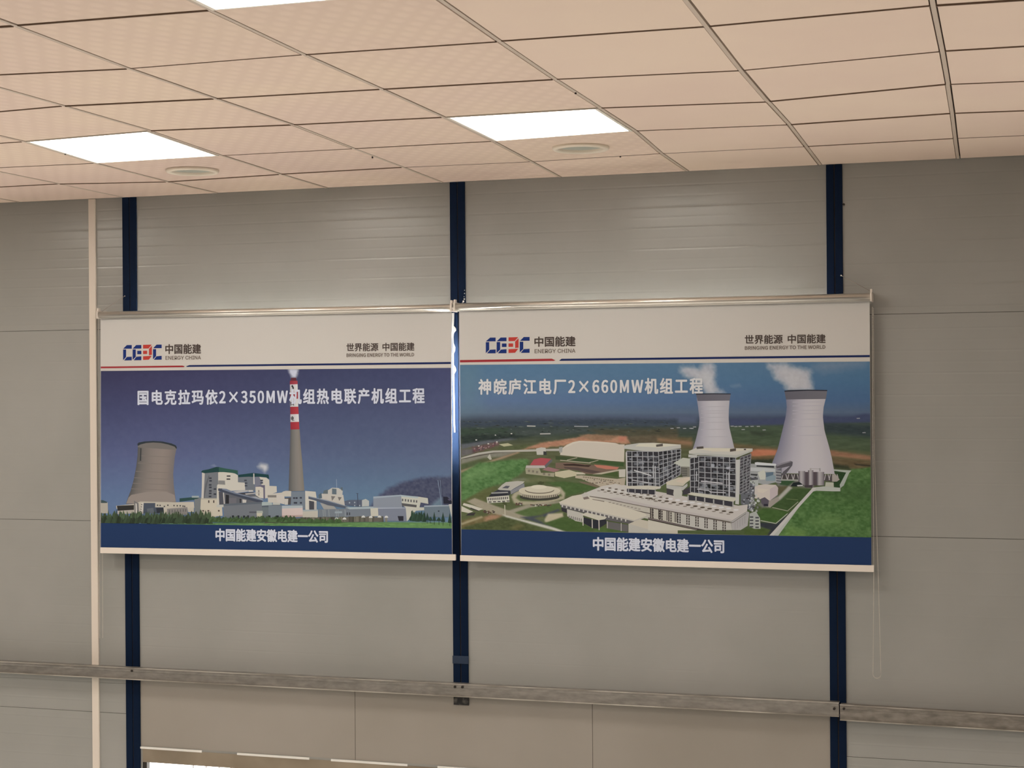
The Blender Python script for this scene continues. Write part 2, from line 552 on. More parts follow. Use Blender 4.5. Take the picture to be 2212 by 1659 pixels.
zc = CEIL_Z - .002
foot = zp(997, 1523, -.008)
post1 = post(*P1, 0.0, zc, 'leftmost of the three navy blue steel posts, behind the outer end of the left blind')
post2 = post(*P2, foot + .038, zc, 'middle navy blue steel post between the two blinds, ending just below the channel')
post3 = post(*P3, 0.0, zc, 'rightmost of the three navy blue steel posts, behind the right blind')
mb = MB(); mb.box(P2[0] + .001, P2[1] + .001, -.010, 0, foot, foot + .0375)
mb.build('foot_plate', m_rust, post2)
zb0, zb1 = zp(997, 1434, -.01), zp(997, 1417, -.01)
mb = MB(); mb.box(P2[0] - .002, P2[1] + .003, -.013, -.0085, zb0, zb1)
mb.build('splice_band', mat('worn_navy_band', (.016, .034, .075), .5), post2, bevel=.001)
# old white sealant left on the lit edge of the middle post
rg = random.Random(3)
mb = MB()
edge = [(976.6, 676), (977.0, 690), (977.0, 706), (977.2, 712), (977.5, 726), (978.0, 745), (978.0, 780), (978.4, 800), (979, 830), (980, 870), (980.5, 915), (981.5, 932)]
wd = {676: 4.2, 690: 3.4, 704: 2.8, 709: 7.6, 714: 7.8, 719: 3, 728: 1.6, 742: 2.0, 750: 5.2, 758: 4.6, 764: 1.8, 788: 2.0, 795: 6.2, 801: 6.6, 808: 2.4, 830: 2.0, 870: 2.0, 915: 1.9, 932: 1.8}
ys = np.arange(676, 936, 2.0)
ex = np.interp(ys, [q[1] for q in edge], [q[0] for q in edge])
ew = np.interp(ys, sorted(wd), [wd[k] for k in sorted(wd)])
front = [wy(x_ + w_, y_, -.0125) for x_, w_, y_ in zip(ex, ew, ys)]
back = [wy(x_ - .9, y_, -.0125) for x_, y_ in zip(ex, ys)]
for k in range(len(ys) - 1):
    mb.prism([back[k], front[k], front[k + 1], back[k + 1]], (0, .004, 0))
mb.build('sealant_bead', m_seal, post2)
for px, py, r0 in ((1001, 651, 2.2), (1003, 646, 1.8), (1003.5, 634, 1.2), (999, 655, 1.6), (1003.5, 627, .9), (1002.5, 641, 1.0)):
    p = wy(px, py, -.0095)
    mb = MB(); mb.ball(p, r0 / 440.0)
    mb.build('sealant_fleck', m_seal, post2)

p = wy(1822.5, 441.5, -.006)
mb = MB(); mb.tube([(p[0], .002, p[2]), (p[0], -.008, p[2])], .0055, 8)
mb.build('screw', m_bolt, post3)
for px, py in ((1243.5, 201.5), (804.5, 340.5), (1340, 338.5), (141, 333)):
    p = wz(px, py, CEIL_Z - .004)
    mb = MB(); mb.tube([(p[0], p[1], CEIL_Z + .002), (p[0], p[1], CEIL_Z - .007)], .0035, 8)
    mb.build('screw', m_bolt, ceil)

a_, b_ = wy(190.5, 1000, -.012), wy(206.5, 1000, -.012)
xa, xb = wy(195.5, 1100, -.012)[0], wy(210.0, 1100, -.012)[0]
mb = MB()
mb.box(xa, xb, -.012, 0, .3, zc)
trunk = tag(mb.build('cable_trunking', m_trunk, bevel=.002), 'narrow cream plastic cable trunking running up the wall left of the left blind', 'cable trunking')


def girt(xa, xb, za_t, za_b, zb_t, zb_b, m_, label, bolts, name='steel_channel'):
    """C-shaped rail lying on its side, open to the wall; ends given by top/bottom heights"""
    r_ = empty(name, ((xa + xb) / 2, -.03, (za_b + zb_b) / 2), label, 'steel channel', 'galvanized steel channels')
    yf, yb, th = -.052, -.0095, .004
    mb = MB()
    L = xb - xa
    def seg(y0, y1, f0, f1):
        v = []
        for x, t_, b_2 in ((xa, za_t, za_b), (xb, zb_t, zb_b)):
            h = t_ - b_2
            v += [(x, y0, b_2 + f0 * h), (x, y1, b_2 + f0 * h), (x, y1, b_2 + f1 * h), (x, y0, b_2 + f1 * h)]
        k = len(mb.v)
        mb.v += v
        mb.f += [(k, k + 1, k + 2, k + 3), (k + 7, k + 6, k + 5, k + 4)] + [(k + i, k + 4 + i, k + 4 + (i + 1) % 4, k + (i + 1) % 4) for i in range(4)]
    seg(yf, yf + th, 0, 1)            # web
    seg(yf + th, yb, .95, 1)          # upper flange
    seg(yf + th, yb, 0, .05)          # lower flange
    mb.build('channel_body', m_, r_, bevel=.0015)
    # rolled shoulder along the upper part of the web
    mb = MB()
    seg(yf - .004, yf, .74, .97)
    mb.build('shoulder', m_, r_, bevel=.0015)
    for f0, f1 in ((.975, 1.03), (-.02, .035)):  # brighter strips paint in the highlight along both edges
        mb = MB(); seg(yf - .0065, yf, f0, f1)
        mb.build('lip_highlight', m_lip, r_)
    for px, py, rad in bolts:
        p = wy(px, py, yf - .005)
        mb = MB(); mb.tube([(p[0], yf + .002, p[2]), (p[0], yf - .010, p[2])], rad, 6)
        mb.build('bolt', m_bolt, r_)
    return r_


yg = -.052
xl = X0 + .3
xj = wy(1812.5, 1535, yg)[0]
xr = X1 - .3
# heights follow the slightly sloping rail in the picture
def girt_z(px, py):
    p = wy(px, py, yg)
    return p[0], p[2]
lt = [girt_z(*q) for q in ((0, 1430), (620, 1459), (1000, 1476), (1400, 1498), (1800, 1519))]
lb = [girt_z(*q) for q in ((0, 1456), (620, 1482), (1000, 1501), (1400, 1526), (1800, 1551))]
kt = np.polyfit(*zip(*lt), 1); kb = np.polyfit(*zip(*lb), 1)
girt(xl, xj, np.polyval(kt, xl), np.polyval(kb, xl), np.polyval(kt, xj), np.polyval(kb, xj), m_zinc,
     'long galvanized steel channel crossing the wall below both blinds, ending at the right post',
     [(983, 1483.5, .0065), (999, 1484, .0065), (285, 1449, .006), (1802, 1531, .006)])
rt = [girt_z(*q) for q in ((1830, 1523), (2212, 1547))]
rb = [girt_z(*q) for q in ((1830, 1556), (2212, 1580))]
kt = np.polyfit(*zip(*rt), 1); kb = np.polyfit(*zip(*rb), 1)
girt(xj + .004, xr, np.polyval(kt, xj), np.polyval(kb, xj), np.polyval(kt, xr), np.polyval(kb, xr), m_zinc2,
     'shorter stained steel channel running right from the right blue post', [(1823, 1531, .006)])

# grey boards between the channel and the lower window
bt = np.mean([girt_z(620, 1470)[1], girt_z(1400, 1510)[1]]) + .02
bx = [P1[1] + .001, xp(767, 1560, -.002), xp(1280, 1590, -.002), P3[0] - .001]
labs = ['leftmost of the three plain grey boards below the channel, above the bright window',
        'middle one of the three plain grey boards below the channel, under the middle blue post',
        'rightmost of the three plain grey boards below the channel, beside the right blue post']
for k in range(3):
    mb = MB(); mb.box(bx[k] + .0012, bx[k + 1] - .0012, -.0015, .0 if False else -.0001, board_b, bt)
    # board sits on the wall face, the opening behind its lower edge is the window head
    bd = tag(mb.build('wall_board', m_board), labs[k], 'board', 'grey boards above the lower window')
    if k:
        mb = MB(); mb.box(bx[k] - .0012, bx[k] + .0012, -.0008, -.0001, board_b, bt)
        mb.build('dark_joint', m_dark, bd)

# ------------------------------------------------------------------ printed roller blinds
YB = -.070
WHITE = (194, 183, 169)         # how plain white fabric reads in this room
FAB = .66


def pc(r, g, b):
    """ink colour: seen colour relative to the plain fabric under the same light"""
    return [min(.95, FAB * sl(c) / sl(w)) for c, w in zip((r, g, b), WHITE)]


m_ink = mat('printed_ink', (.8, .8, .8), .8, 0, .1)
t, n, l, b = nt(m_ink)
at = n.new('ShaderNodeVertexColor'); at.layer_name = 'ink'
l.new(at.outputs['Color'], b.inputs['Base Color'])
INK = {}


def ink(name, rgb):
    return mat(name, pc(*rgb), .8, 0, .1)


m_navy = ink('navy_ink', (36, 53, 84))
m_line_red = ink('red_line_ink', (150, 48, 50))
m_line_blue = ink('blue_line_ink', (30, 40, 78))
m_logo_blue = ink('blue_logo_ink', (32, 48, 100))
m_logo_red = ink('red_logo_ink', (180, 62, 52))
m_txt_dark = ink('dark_brown_ink', (74, 62, 55))
m_txt_mid = ink('grey_brown_ink', (112, 98, 86))
m_txt_white = ink('pale_lettering_ink', (198, 196, 204))
m_txt_warm = ink('warm_white_lettering_ink', (202, 196, 188))

CROP = {'1': (180, 620, .19892), '2': (580, 620, .19892), '3': (180, 900, .19892), '4': (580, 900, .19892),
        '5': (960, 620, .21700), '6': (1420, 620, .22604), '7': (980, 900, .21700), '8': (1420, 900, .22604),
        'a': (420, 990, .09946), 'b': (1200, 940, .09946), 'e': (1400, 950, .11754), 'g': (1600, 960, .12658), 'p': (0, 0, 1)}


def cp(code, pts):
    x0, y0, k = CROP[code]
    return [(x0 + x * k, y0 + y * k) for x, y in pts]


def parse(s):
    return [tuple(float(v) for v in q.split(',')) for q in s.split()]


# --- value noise and soft painting on the printed ground
def vnoise(x, y, seed):
    xi, yi = np.floor(x).astype(np.int64), np.floor(y).astype(np.int64)
    xf, yf = x - xi, y - yi
    u, v = xf * xf * (3 - 2 * xf), yf * yf * (3 - 2 * yf)

    def h(a, c):
        q = (a * 374761393 + c * 668265263 + seed * 974711) & 0x7fffffff
        q = ((q ^ (q >> 13)) * 1274126177) & 0x7fffffff
        return ((q ^ (q >> 16)) & 0xffff) / 65535.0
    return (h(xi, yi) * (1 - u) + h(xi + 1, yi) * u) * (1 - v) + (h(xi, yi + 1) * (1 - u) + h(xi + 1, yi + 1) * u) * v


def fbm(x, y, seed):
    return (vnoise(x, y, seed) * .5 + vnoise(x * 2, y * 2, seed + 1) * .3 + vnoise(x * 4.1, y * 4.1, seed + 2) * .2) - .5


def mask(X, Y, poly, soft):
    inside = np.zeros(X.shape, bool)
    dist = np.full(X.shape, 1e9)
    k = len(poly)
    for i in range(k):
        x1, y1 = poly[i]; x2, y2 = poly[(i + 1) % k]
        cond = ((y1 > Y) != (y2 > Y))
        with np.errstate(divide='ignore', invalid='ignore'):
            xi = (x2 - x1) * (Y - y1) / ((y2 - y1) if y2 != y1 else 1e-9) + x1
        inside ^= cond & (X < xi)
        dx, dy = x2 - x1, y2 - y1
        tt = np.clip(((X - x1) * dx + (Y - y1) * dy) / (dx * dx + dy * dy + 1e-9), 0, 1)
        dist = np.minimum(dist, np.hypot(X - x1 - tt * dx, Y - y1 - tt * dy))
    sd = np.where(inside, dist, -dist)
    return np.clip(.5 + sd / soft, 0, 1)


class Print:
    """a printed photograph: a fine coloured ground plus crisp shapes, all laid flat on the fabric"""

    def __init__(self, tl, tr, br, bl, nx, ny):
        u, v = np.meshgrid(np.linspace(0, 1, nx), np.linspace(0, 1, ny))
        A = [np.array(q) for q in (tl, tr, br, bl)]
        P = ((1 - u)[..., None] * (1 - v)[..., None] * A[0] + u[..., None] * (1 - v)[..., None] * A[1]
             + u[..., None] * v[..., None] * A[2] + (1 - u)[..., None] * v[..., None] * A[3])
        self.X, self.Y, self.U, self.V = P[..., 0], P[..., 1], u, v
        self.img = np.zeros((ny, nx, 3))
        self.shapes = []
        self.corners = A

    def grad(self, stops):
        """vertical colour stops (v, left rgb, right rgb)"""
        vs = [s_[0] for s_ in stops]
        for c in range(3):
            lft = np.interp(self.V, vs, [s_[1][c] for s_ in stops])
            rgt = np.interp(self.V, vs, [s_[2][c] for s_ in stops])
            self.img[..., c] = lft * (1 - self.U) + rgt * self.U

    def paint(self, code, rgb, pts, soft=4, amp=0, sx=10, sy=5, alpha=1.0, rough=0, seed=1):
        poly = cp(code, parse(pts))
        X, Y = self.X, self.Y
        if rough:
            X = X + rough * 2 * fbm(X / 7, Y / 7, seed + 40); Y = Y + rough * 2 * fbm(X / 7, Y / 7, seed + 60)
        m_ = mask(X, Y, poly, soft) * alpha
        c = np.array(rgb, float) + (amp * 2 * fbm(self.X / sx, self.Y / sy, seed))[..., None] * np.array([1, 1, .8])
        self.img = self.img * (1 - m_[..., None]) + c * m_[..., None]

    def speck(self, amp, sx, sy, seed, v0=0.0):
        self.img += np.where(self.V > v0, amp * 2 * fbm(self.X / sx, self.Y / sy, seed), 0)[..., None]

    def poly(self, code, rgb, pts, rgb2=None, axis='x'):
        self.shapes.append((cp(code, parse(pts) if isinstance(pts, str) else pts), rgb, rgb2, axis))

    def bar(self, code, rgb, x1, y1, x2, y2, w):
        d = math.hypot(x2 - x1, y2 - y1) or 1
        nx, ny = -(y2 - y1) / d * w / 2, (x2 - x1) / d * w / 2
        self.poly(code, rgb, [(x1 + nx, y1 + ny), (x2 + nx, y2 + ny), (x2 - nx, y2 - ny), (x1 - nx, y1 - ny)])

    def dots(self, code, rgb, pts, w, h):
        for x, y in parse(pts):
            self.poly(code, rgb, [(x - w / 2, y - h / 2), (x + w / 2, y - h / 2), (x + w / 2, y + h / 2), (x - w / 2, y + h / 2)])

    def ell(self, code, rgb, cx, cy, rx, ry, n=20, rgb2=None):
        self.poly(code, rgb, [(cx + rx * math.cos(2 * math.pi * k / n), cy + ry * math.sin(2 * math.pi * k / n)) for k in range(n)], rgb2)

    def profile(self, code, left, right, cols, n=22):
        """body of revolution in the print: matching left/right outlines, colours across the width"""
        L, Rr = cp(code, parse(left)), cp(code, parse(right))
        y0, y1 = max(L[0][1], Rr[0][1]), min(L[-1][1], Rr[-1][1])
        y0, y1 = L[0][1], L[-1][1]
        ys = np.linspace(0, 1, n)
        lx = np.interp(ys, np.linspace(0, 1, len(L)), [q[0] for q in L]); ly = np.interp(ys, np.linspace(0, 1, len(L)), [q[1] for q in L])
        rx = np.interp(ys, np.linspace(0, 1, len(Rr)), [q[0] for q in Rr]); ry = np.interp(ys, np.linspace(0, 1, len(Rr)), [q[1] for q in Rr])
        k = len(cols)
        for i in range(n - 1):
            for j in range(k - 1):
                a, c = j / (k - 1), (j + 1) / (k - 1)
                quad = [(lx[i] + (rx[i] - lx[i]) * a, ly[i] + (ry[i] - ly[i]) * a), (lx[i] + (rx[i] - lx[i]) * c, ly[i] + (ry[i] - ly[i]) * c),
                        (lx[i + 1] + (rx[i + 1] - lx[i + 1]) * c, ly[i + 1] + (ry[i + 1] - ly[i + 1]) * c),
                        (lx[i + 1] + (rx[i + 1] - lx[i + 1]) * a, ly[i + 1] + (ry[i + 1] - ly[i + 1]) * a)]
                self.shapes.append((quad, cols[j], cols[j + 1], 'quad'))

    def build(self, name, parent):
        ny, nx = self.X.shape
        V, C, Fc = [], [], []
        img = np.clip(self.img, 4, 235)
        lin = np.where(img / 255 <= .04045, img / 255 / 12.92, ((img / 255 + .055) / 1.055) ** 2.4)
        wl = np.array([sl(w) for w in WHITE])
        lin = np.minimum(.95, lin / wl * FAB)
        # pixel -> plane, vectorised
        def plane(px, py, y):
            d = np.stack([(px - 1106.0) / F_PX, np.ones_like(px), (829.5 - py) / F_PX], -1) @ R.T
            return EYE + d * ((y - EYE[1]) / d[..., 1])[..., None]
        V = plane(self.X, self.Y, YB - .0009).reshape(-1, 3).tolist()
        C = lin.reshape(-1, 3).tolist()
        idx = np.arange(nx * ny).reshape(ny, nx)
        Fc = np.stack([idx[:-1, :-1], idx[1:, :-1], idx[1:, 1:], idx[:-1, 1:]], -1).reshape(-1, 4).tolist()
        boxes, layers = [], []
        # keep the shapes inside the printed rectangle
        tl, tr, br, bl = self.corners
        for poly, c1, c2, ax in self.shapes:
            q = []
            for x, y in poly:
                x = min(max(x, min(tl[0], bl[0])), max(tr[0], br[0]))
                u_ = (x - tl[0]) / (tr[0] - tl[0])
                y = min(max(y, tl[1] + (tr[1] - tl[1]) * u_), bl[1] + (br[1] - bl[1]) * u_)
                q.append((x, y))
            xs_, ys_ = [p[0] for p in q], [p[1] for p in q]
            bb = (min(xs_), max(xs_), min(ys_), max(ys_))
            lay = 0
            if ax == 'quad':
                bb = (bb[0] + .05, bb[1] - .05, bb[2] + .05, bb[3] - .05)
            for ob, ol in zip(boxes, layers):
                if ol >= lay and not (bb[1] <= ob[0] or bb[0] >= ob[1] or bb[3] <= ob[2] or bb[2] >= ob[3]):
                    lay = ol + 1
            boxes.append(bb); layers.append(lay)
            y = YB - .00096 - lay * .00003
            k = len(V)
            pl = plane(np.array(xs_), np.array(ys_), y)
            V += pl.tolist()
            a = pc(*c1)
            if c2 is None:
                C += [a] * len(q)
            else:
                d = pc(*c2)
                if ax == 'quad':
                    C += [a, d, d, a]
                else:
                    z_ = xs_ if ax == 'x' else ys_
                    lo, hi = min(z_), max(z_)
                    C += [[a[i] + (d[i] - a[i]) * (v - lo) / (hi - lo + 1e-9) for i in range(3)] for v in z_]
            # face towards the room
            area2 = sum(q[i][0] * q[(i + 1) % len(q)][1] - q[(i + 1) % len(q)][0] * q[i][1] for i in range(len(q)))
            f = tuple(range(k, k + len(q)))
            Fc.append(f if area2 < 0 else f[::-1])
        me = bpy.data.meshes.new(name)
        me.from_pydata(V, [], Fc)
        at_ = me.color_attributes.new('ink', 'FLOAT_COLOR', 'POINT')
        at_.data.foreach_set('color', np.concatenate([np.array(C), np.ones((len(C), 1))], 1).astype(np.float32).ravel())
        me.materials.append(m_ink)
        me.update()
        o = bpy.data.objects.new(name, me)
        COL.objects.link(o)
        o.parent = parent
        o.matrix_parent_inverse = parent.matrix_world.inverted()
        print('print', name, len(V), 'layers', max(layers) if layers else 0)
        return o


def flat(name, polys, m_, parent, y):
    mb = MB()
    for poly in polys:
        k = len(mb.v)
        mb.v += [tuple(wy(px, py, y)) for px, py in poly]
        a2 = sum(poly[i][0] * poly[(i + 1) % len(poly)][1] - poly[(i + 1) % len(poly)][0] * poly[i][1] for i in range(len(poly)))
        f = tuple(range(k, k + len(poly)))
        mb.f.append(f if a2 < 0 else f[::-1])
    return mb.build(name, m_, parent)


def find_font(fname):
    # the fonts that come with the program itself
    import os
    d = bpy.utils.system_resource('DATAFILES', path='fonts')
    f = os.path.join(d or '', fname)
    try:
        return bpy.data.fonts.load(f) if d and os.path.exists(f) else None
    except Exception:
        return None


CJK, INTER = find_font('Noto Sans CJK Regular.woff2'), find_font('Inter.woff2')


def lettering(name, text, quad, m_, parent, y, bold=.02, space=1.0):
    """text flattened to a mesh and fitted to the quad TL TR BR BL given in picture pixels"""
    cu = bpy.data.curves.new('text', 'FONT')
    cu.body = text
    f_ = INTER if text.startswith('ENERGY') else CJK
    if f_:
        cu.font = f_
    cu.space_character = space
    cu.resolution_u = 3
    tmp = bpy.data.objects.new('text', cu)
    COL.objects.link(tmp)
    bpy.context.view_layer.update()
    dg = bpy.context.evaluated_depsgraph_get()
    me = bpy.data.meshes.new_from_object(tmp.evaluated_get(dg))
    bpy.data.objects.remove(tmp)
    co = np.zeros(len(me.vertices) * 3, np.float32)
    me.vertices.foreach_get('co', co)
    co = co.reshape(-1, 3).astype(float)
    lo, hi = co.min(0), co.max(0)
    u = (co[:, 0] - lo[0]) / (hi[0] - lo[0]); v = (hi[1] - co[:, 1]) / (hi[1] - lo[1])
    q = [np.array(p) for p in quad]
    P = ((1 - u) * (1 - v))[:, None] * q[0] + (u * (1 - v))[:, None] * q[1] + (u * v)[:, None] * q[2] + ((1 - u) * v)[:, None] * q[3]
    W_ = P
    # heavier strokes: the outlines are repeated with tiny shifts all round
    faces = [tuple(f.vertices) for f in me.polygons]
    hpx = bold * (q[3][1] - q[0][1])
    nv = len(W_)
    V, Fc = [], []
    for k, (dx, dy) in enumerate(((0, 0), (1, 0), (-1, 0), (0, 1), (0, -1), (.7, .7), (-.7, .7), (.7, -.7), (-.7, -.7))):
        Q = P + np.array((dx, dy)) * hpx
        yy = y - k * .00002
        d = np.stack([(Q[:, 0] - 1106.0) / F_PX, np.ones(nv), (829.5 - Q[:, 1]) / F_PX], 1) @ R.T
        V += (EYE + d * ((yy - EYE[1]) / d[:, 1])[:, None]).tolist()
        Fc += [tuple(v + k * nv for v in f) for f in faces]
    me = bpy.data.meshes.new(name)
    me.from_pydata(V, [], Fc)
    me.materials.clear(); me.materials.append(m_)
    me.name = name
    me.update()
    o = bpy.data.objects.new(name, me)
    COL.objects.link(o)
    o.parent = parent
    o.matrix_parent_inverse = parent.matrix_world.inverted()
    return o


LOGO_B = ["412,540 455,503 510,503 510,541", "412,548 446,548 446,624 412,658", "424,660 455,624 510,622 510,660",
          "520,540 560,503 618,503 618,540", "520,548 555,548 555,624 520,656", "532,660 562,624 618,620 618,660", "572,563 618,563 618,598 572,598",
          "752,538 790,500 848,500 848,538", "750,547 785,547 785,620 750,654", "760,658 790,622 848,618 848,658"]
LOGO_R = ["638,502 735,500 700,540 638,540", "704,545 738,512 738,606 704,610", "638,620 735,617 704,656 638,658", "638,563 684,563 684,597 638,597"]


def logo(quad, parent, y):
    def mp_(s):
        out = []
        for x, yy in parse(s):
            u, v = (x - 412) / 436, (yy - 502) / 158
            q = [np.array(p) for p in quad]
            p = (1 - u) * (1 - v) * q[0] + u * (1 - v) * q[1] + u * v * q[2] + (1 - u) * v * q[3]
            out.append(tuple(p))
        return out
    for grp, m_ in ((LOGO_B[0:3], m_logo_blue), (LOGO_B[3:7], m_logo_blue), (LOGO_R, m_logo_red), (LOGO_B[7:10], m_logo_blue)):
        flat('logo_letter', [mp_(s) for s in grp], m_, parent, y)


def blind(label, tube, fab, bar, root_px):
    """tube: ((x,y),(x,y),radius m) centre line; fab: TL TR BR BL px; bar: TL TR BR BL px"""
    r0 = wy(*root_px, YB)
    r_ = empty('roller_blind', r0, label, 'roller blind', 'printed roller blinds')
    q = [wy(*p, YB) for p in fab]
    mb = MB()
    nx_, nz_ = 1, 1
    mb.prism([tuple(p) for p in q], (0, .0008, 0))
    fb_ = mb.build('fabric', m_fabric, r_)
    a_, b_ = wy(*tube[0], YB - .017), wy(*tube[1], YB - .017)
    mb = MB(); mb.tube([a_, b_], tube[2], 24)
    mb.build('roller_tube', m_alu, r_, smooth=True)
    # slim cover rail under the tube where the fabric leaves it
    mb = MB()
    aa, bb_ = np.array(a_), np.array(b_)
    off = np.array((0, .002, -tube[2] * .95))
    mb.tube([aa + off, bb_ + off], .0048, 10)
    mb.build('guide_rail', m_alu, r_, smooth=True)
    q = [wy(*p, YB - .006) for p in bar]
    mb = MB(); mb.prism([tuple(p) for p in q], (0, .012, 0))
    mb.build('bottom_bar', m_bar, r_, bevel=.002)
    return r_, fb_, a_, b_


def chain(pts, parent, r=.0021, step=.0052):
    mb = MB()
    P = [np.array(p) for p in pts]
    for k in range(len(P) - 1):
        L_ = np.linalg.norm(P[k + 1] - P[k])
        n_ = max(1, int(L_ / step))
        for i in range(n_):
            mb.ball(P[k] + (P[k + 1] - P[k]) * i / n_, r, 6, 4)
    o = mb.build('bead_chain', m_bead, parent, smooth=True)
    return o


bl1, fab1, a1, b1 = blind('left printed roller blind showing one cooling tower and a striped chimney against blue sky',
                          ((212, 680.0), (977.5, 664.0), .0155), [(217.2, 684), (975.2, 667), (977.2, 1200), (217.2, 1187)],
                          [(216.2, 1182.5), (984.0, 1197.8), (984.0, 1211), (216.2, 1195.0)], (600, 1205))
bl2, fab2, a2, b2 = blind('right printed roller blind showing an aerial view of two steaming cooling towers',
                          ((982, 662.5), (1884.0, 641.0), .0165), [(991.6, 664), (1878.4, 645), (1882.4, 1225), (996, 1203)],
                          [(993.5, 1199.5), (1888.0, 1221.5), (1888.0, 1236.0), (993.5, 1212.0)], (1440, 1225))

# brackets at the ends of the tubes
for par, c_, sgn, yb_ in ((bl1, a1, -1, -.0005), (bl1, b1, 1, -.0105), (bl2, a2, -1, -.0105), (bl2, b2, 1, -.0005)):
    mb = MB()
    x = c_[0] - sgn * .0035
    mb.box(x - .0035, x + .0035, -.106, yb_, c_[2] - .021, c_[2] + .020)
    mb.box(x - .0045, x + .0045, -.098, -.076, c_[2] + .018, c_[2] + .034)
    mb.build('end_bracket', m_bar, par, bevel=.0015)

# bead chains: left one beside the trunking, right one hanging down to a loop
cx_ = lambda px, py: wy(px, py, YB - .012)
c1 = [wy(212.5, 690, -.05), wy(213.6, 900, -.05), wy(214.8, 1200, -.05), wy(215.6, 1380, -.05)]
chain(c1, bl1)
chain([p + np.array((.0105, .012, 0)) for p in c1], bl1)
s_ = wy(1885.2, 664, -.075)
loop = []
for k in range(13):
    t_ = math.pi * k / 12
    loop.append(wy(1894.5 - 8.5 * math.cos(t_), 1456 + 9 * math.sin(t_), -.060))
chain([wy(1884.6, 664, -.075), wy(1885.6, 950, -.068), wy(1887.5, 1240, -.062), wy(1886, 1456, -.06)] + loop
      + [wy(1903, 1456, -.06), wy(1897, 1240, -.06), wy(1889.0, 1000, -.05), wy(1886.5, 664, -.05)], bl2)

# thin wires from hooks on the posts to the outer brackets
for par, p0, p1 in ((bl1, (218, 674), (269.5, 639.5)), (bl2, (1884, 631), (1817, 595))):
    A_, B_ = wy(*p0, -.065), wy(*p1, -.0140)
    mb = MB(); mb.tube([A_, B_], .0011, 6)
    mb.build('hanging_wire', m_wire, par)
    mb = MB(); mb.ball(B_, .0036)
    mb.build('wire_hook', m_seal if par is bl2 else m_wire, par)

# ---- flat printing common to both: header line, caption band
YP = YB - .0007
flat('red_line', [[(217.6, 791.9), (394, 789.6), (399, 791.3), (397, 793.2), (217.6, 795.6)]], m_line_red, fab1, YP)
flat('blue_line', [[(402, 791.2), (409, 788.6), (974, 782.0), (974, 786.2), (404, 792.6)]], m_line_blue, fab1, YP)
flat('red_line', [[(993.4, 777.8), (1192, 774.8), (1200, 778.4), (1196, 779.6), (993.4, 782.8)]], m_line_red, fab2, YP)
flat('blue_line', [[(1207.5, 779.2), (1213, 775.0), (1878.8, 766.9), (1878.8, 771.4), (1211, 779.6)]], m_line_blue, fab2, YP)
flat('caption_band', [[(217.6, 1129.7), (620, 1135.7), (976.0, 1141.7), (976.6, 1197.6), (620, 1189.0), (217.6, 1182.2)]], m_navy, fab1, YP)
flat('caption_band', [[(996.2, 1143.5), (1460, 1153.4), (1882.2, 1161), (1882.4, 1221.2), (1460, 1211.6), (996.2, 1200.2)]], m_navy, fab2, YP)

YL = YB - .0032
logo([(265.9, 745.3), (349.2, 744.7), (349.2, 777.3), (265.9, 778.7)], fab1, YP)
logo([(1049.4, 729.2), (1144, 728.3), (1144, 762.4), (1049.4, 763.4)], fab2, YP)
lettering('logo_lettering', '中国能建', [(357.6, 743.9), (433.8, 743.4), (433.8, 763.6), (357.6, 764.4)], m_txt_dark, fab1, YP, .028)
lettering('logo_lettering', 'ENERGY CHINA', [(357.6, 769.2), (433.8, 768.4), (433.8, 776.2), (357.6, 777.2)], m_txt_mid, fab1, YP, .03)
lettering('slogan_lettering', '世界能源', [(748.7, 741.9), (816.98, 741.01), (816.98, 758.21), (748.7, 759.0)], m_txt_dark, fab1, YP, .024)
lettering('slogan_lettering', '中国能建', [(826.62, 740.89), (894.9, 740.0), (894.9, 757.3), (826.62, 758.09)], m_txt_dark, fab1, YP, .024)
lettering('slogan_lettering', 'BRINGING ENERGY TO THE WORLD', [(748.7, 763.8), (894.3, 762.3), (894.3, 769.6), (748.7, 771.2)], m_txt_mid, fab1, YP, .045)
lettering('title_lettering', '国电克拉玛依2×350MW机组热电联产机组工程', [(298, 843.5), (916.6, 838.2), (916.6, 871), (298, 874.4)], m_txt_white, fab1, YL, .030, 1.08)
lettering('caption_lettering', '中国能建安徽电建一公司', [(466.4, 1142.2), (707.5, 1146.5), (707.5, 1172), (466.4, 1168.2)], m_txt_white, fab1, YP - .0006, .034)
lettering('logo_lettering', '中国能建', [(1154.9, 727.8), (1242.8, 726.6), (1242.8, 747.8), (1154.9, 748.7)], m_txt_dark, fab2, YP, .028)
lettering('logo_lettering', 'ENERGY CHINA', [(1154.9, 754.5), (1242.8, 753.4), (1242.8, 761.7), (1154.9, 762.9)], m_txt_mid, fab2, YP, .03)
lettering('slogan_lettering', '世界能源', [(1609.2, 724.0), (1690.46, 723.07), (1690.46, 742.07), (1609.2, 743.0)], m_txt_dark, fab2, YP, .024)
lettering('slogan_lettering', '中国能建', [(1701.94, 722.93), (1783.2, 722.0), (1783.2, 741.0), (1701.94, 741.93)], m_txt_dark, fab2, YP, .024)
lettering('slogan_lettering', 'BRINGING ENERGY TO THE WORLD', [(1609.2, 748.2), (1782.8, 745.7), (1782.8, 753.2), (1609.2, 755.7)], m_txt_mid, fab2, YP, .045)
lettering('title_lettering', '神皖庐江电厂2×660MW机组工程', [(1034.2, 819.5), (1517.6, 816.5), (1517.6, 850.2), (1034.2, 852)], m_txt_warm, fab2, YL, .030, 1.08)
lettering('caption_lettering', '中国能建安徽电建一公司', [(1281.6, 1160.6), (1563.5, 1166.4), (1563.5, 1194.6), (1281.6, 1188.6)], m_txt_white, fab2, YP - .0006, .034)

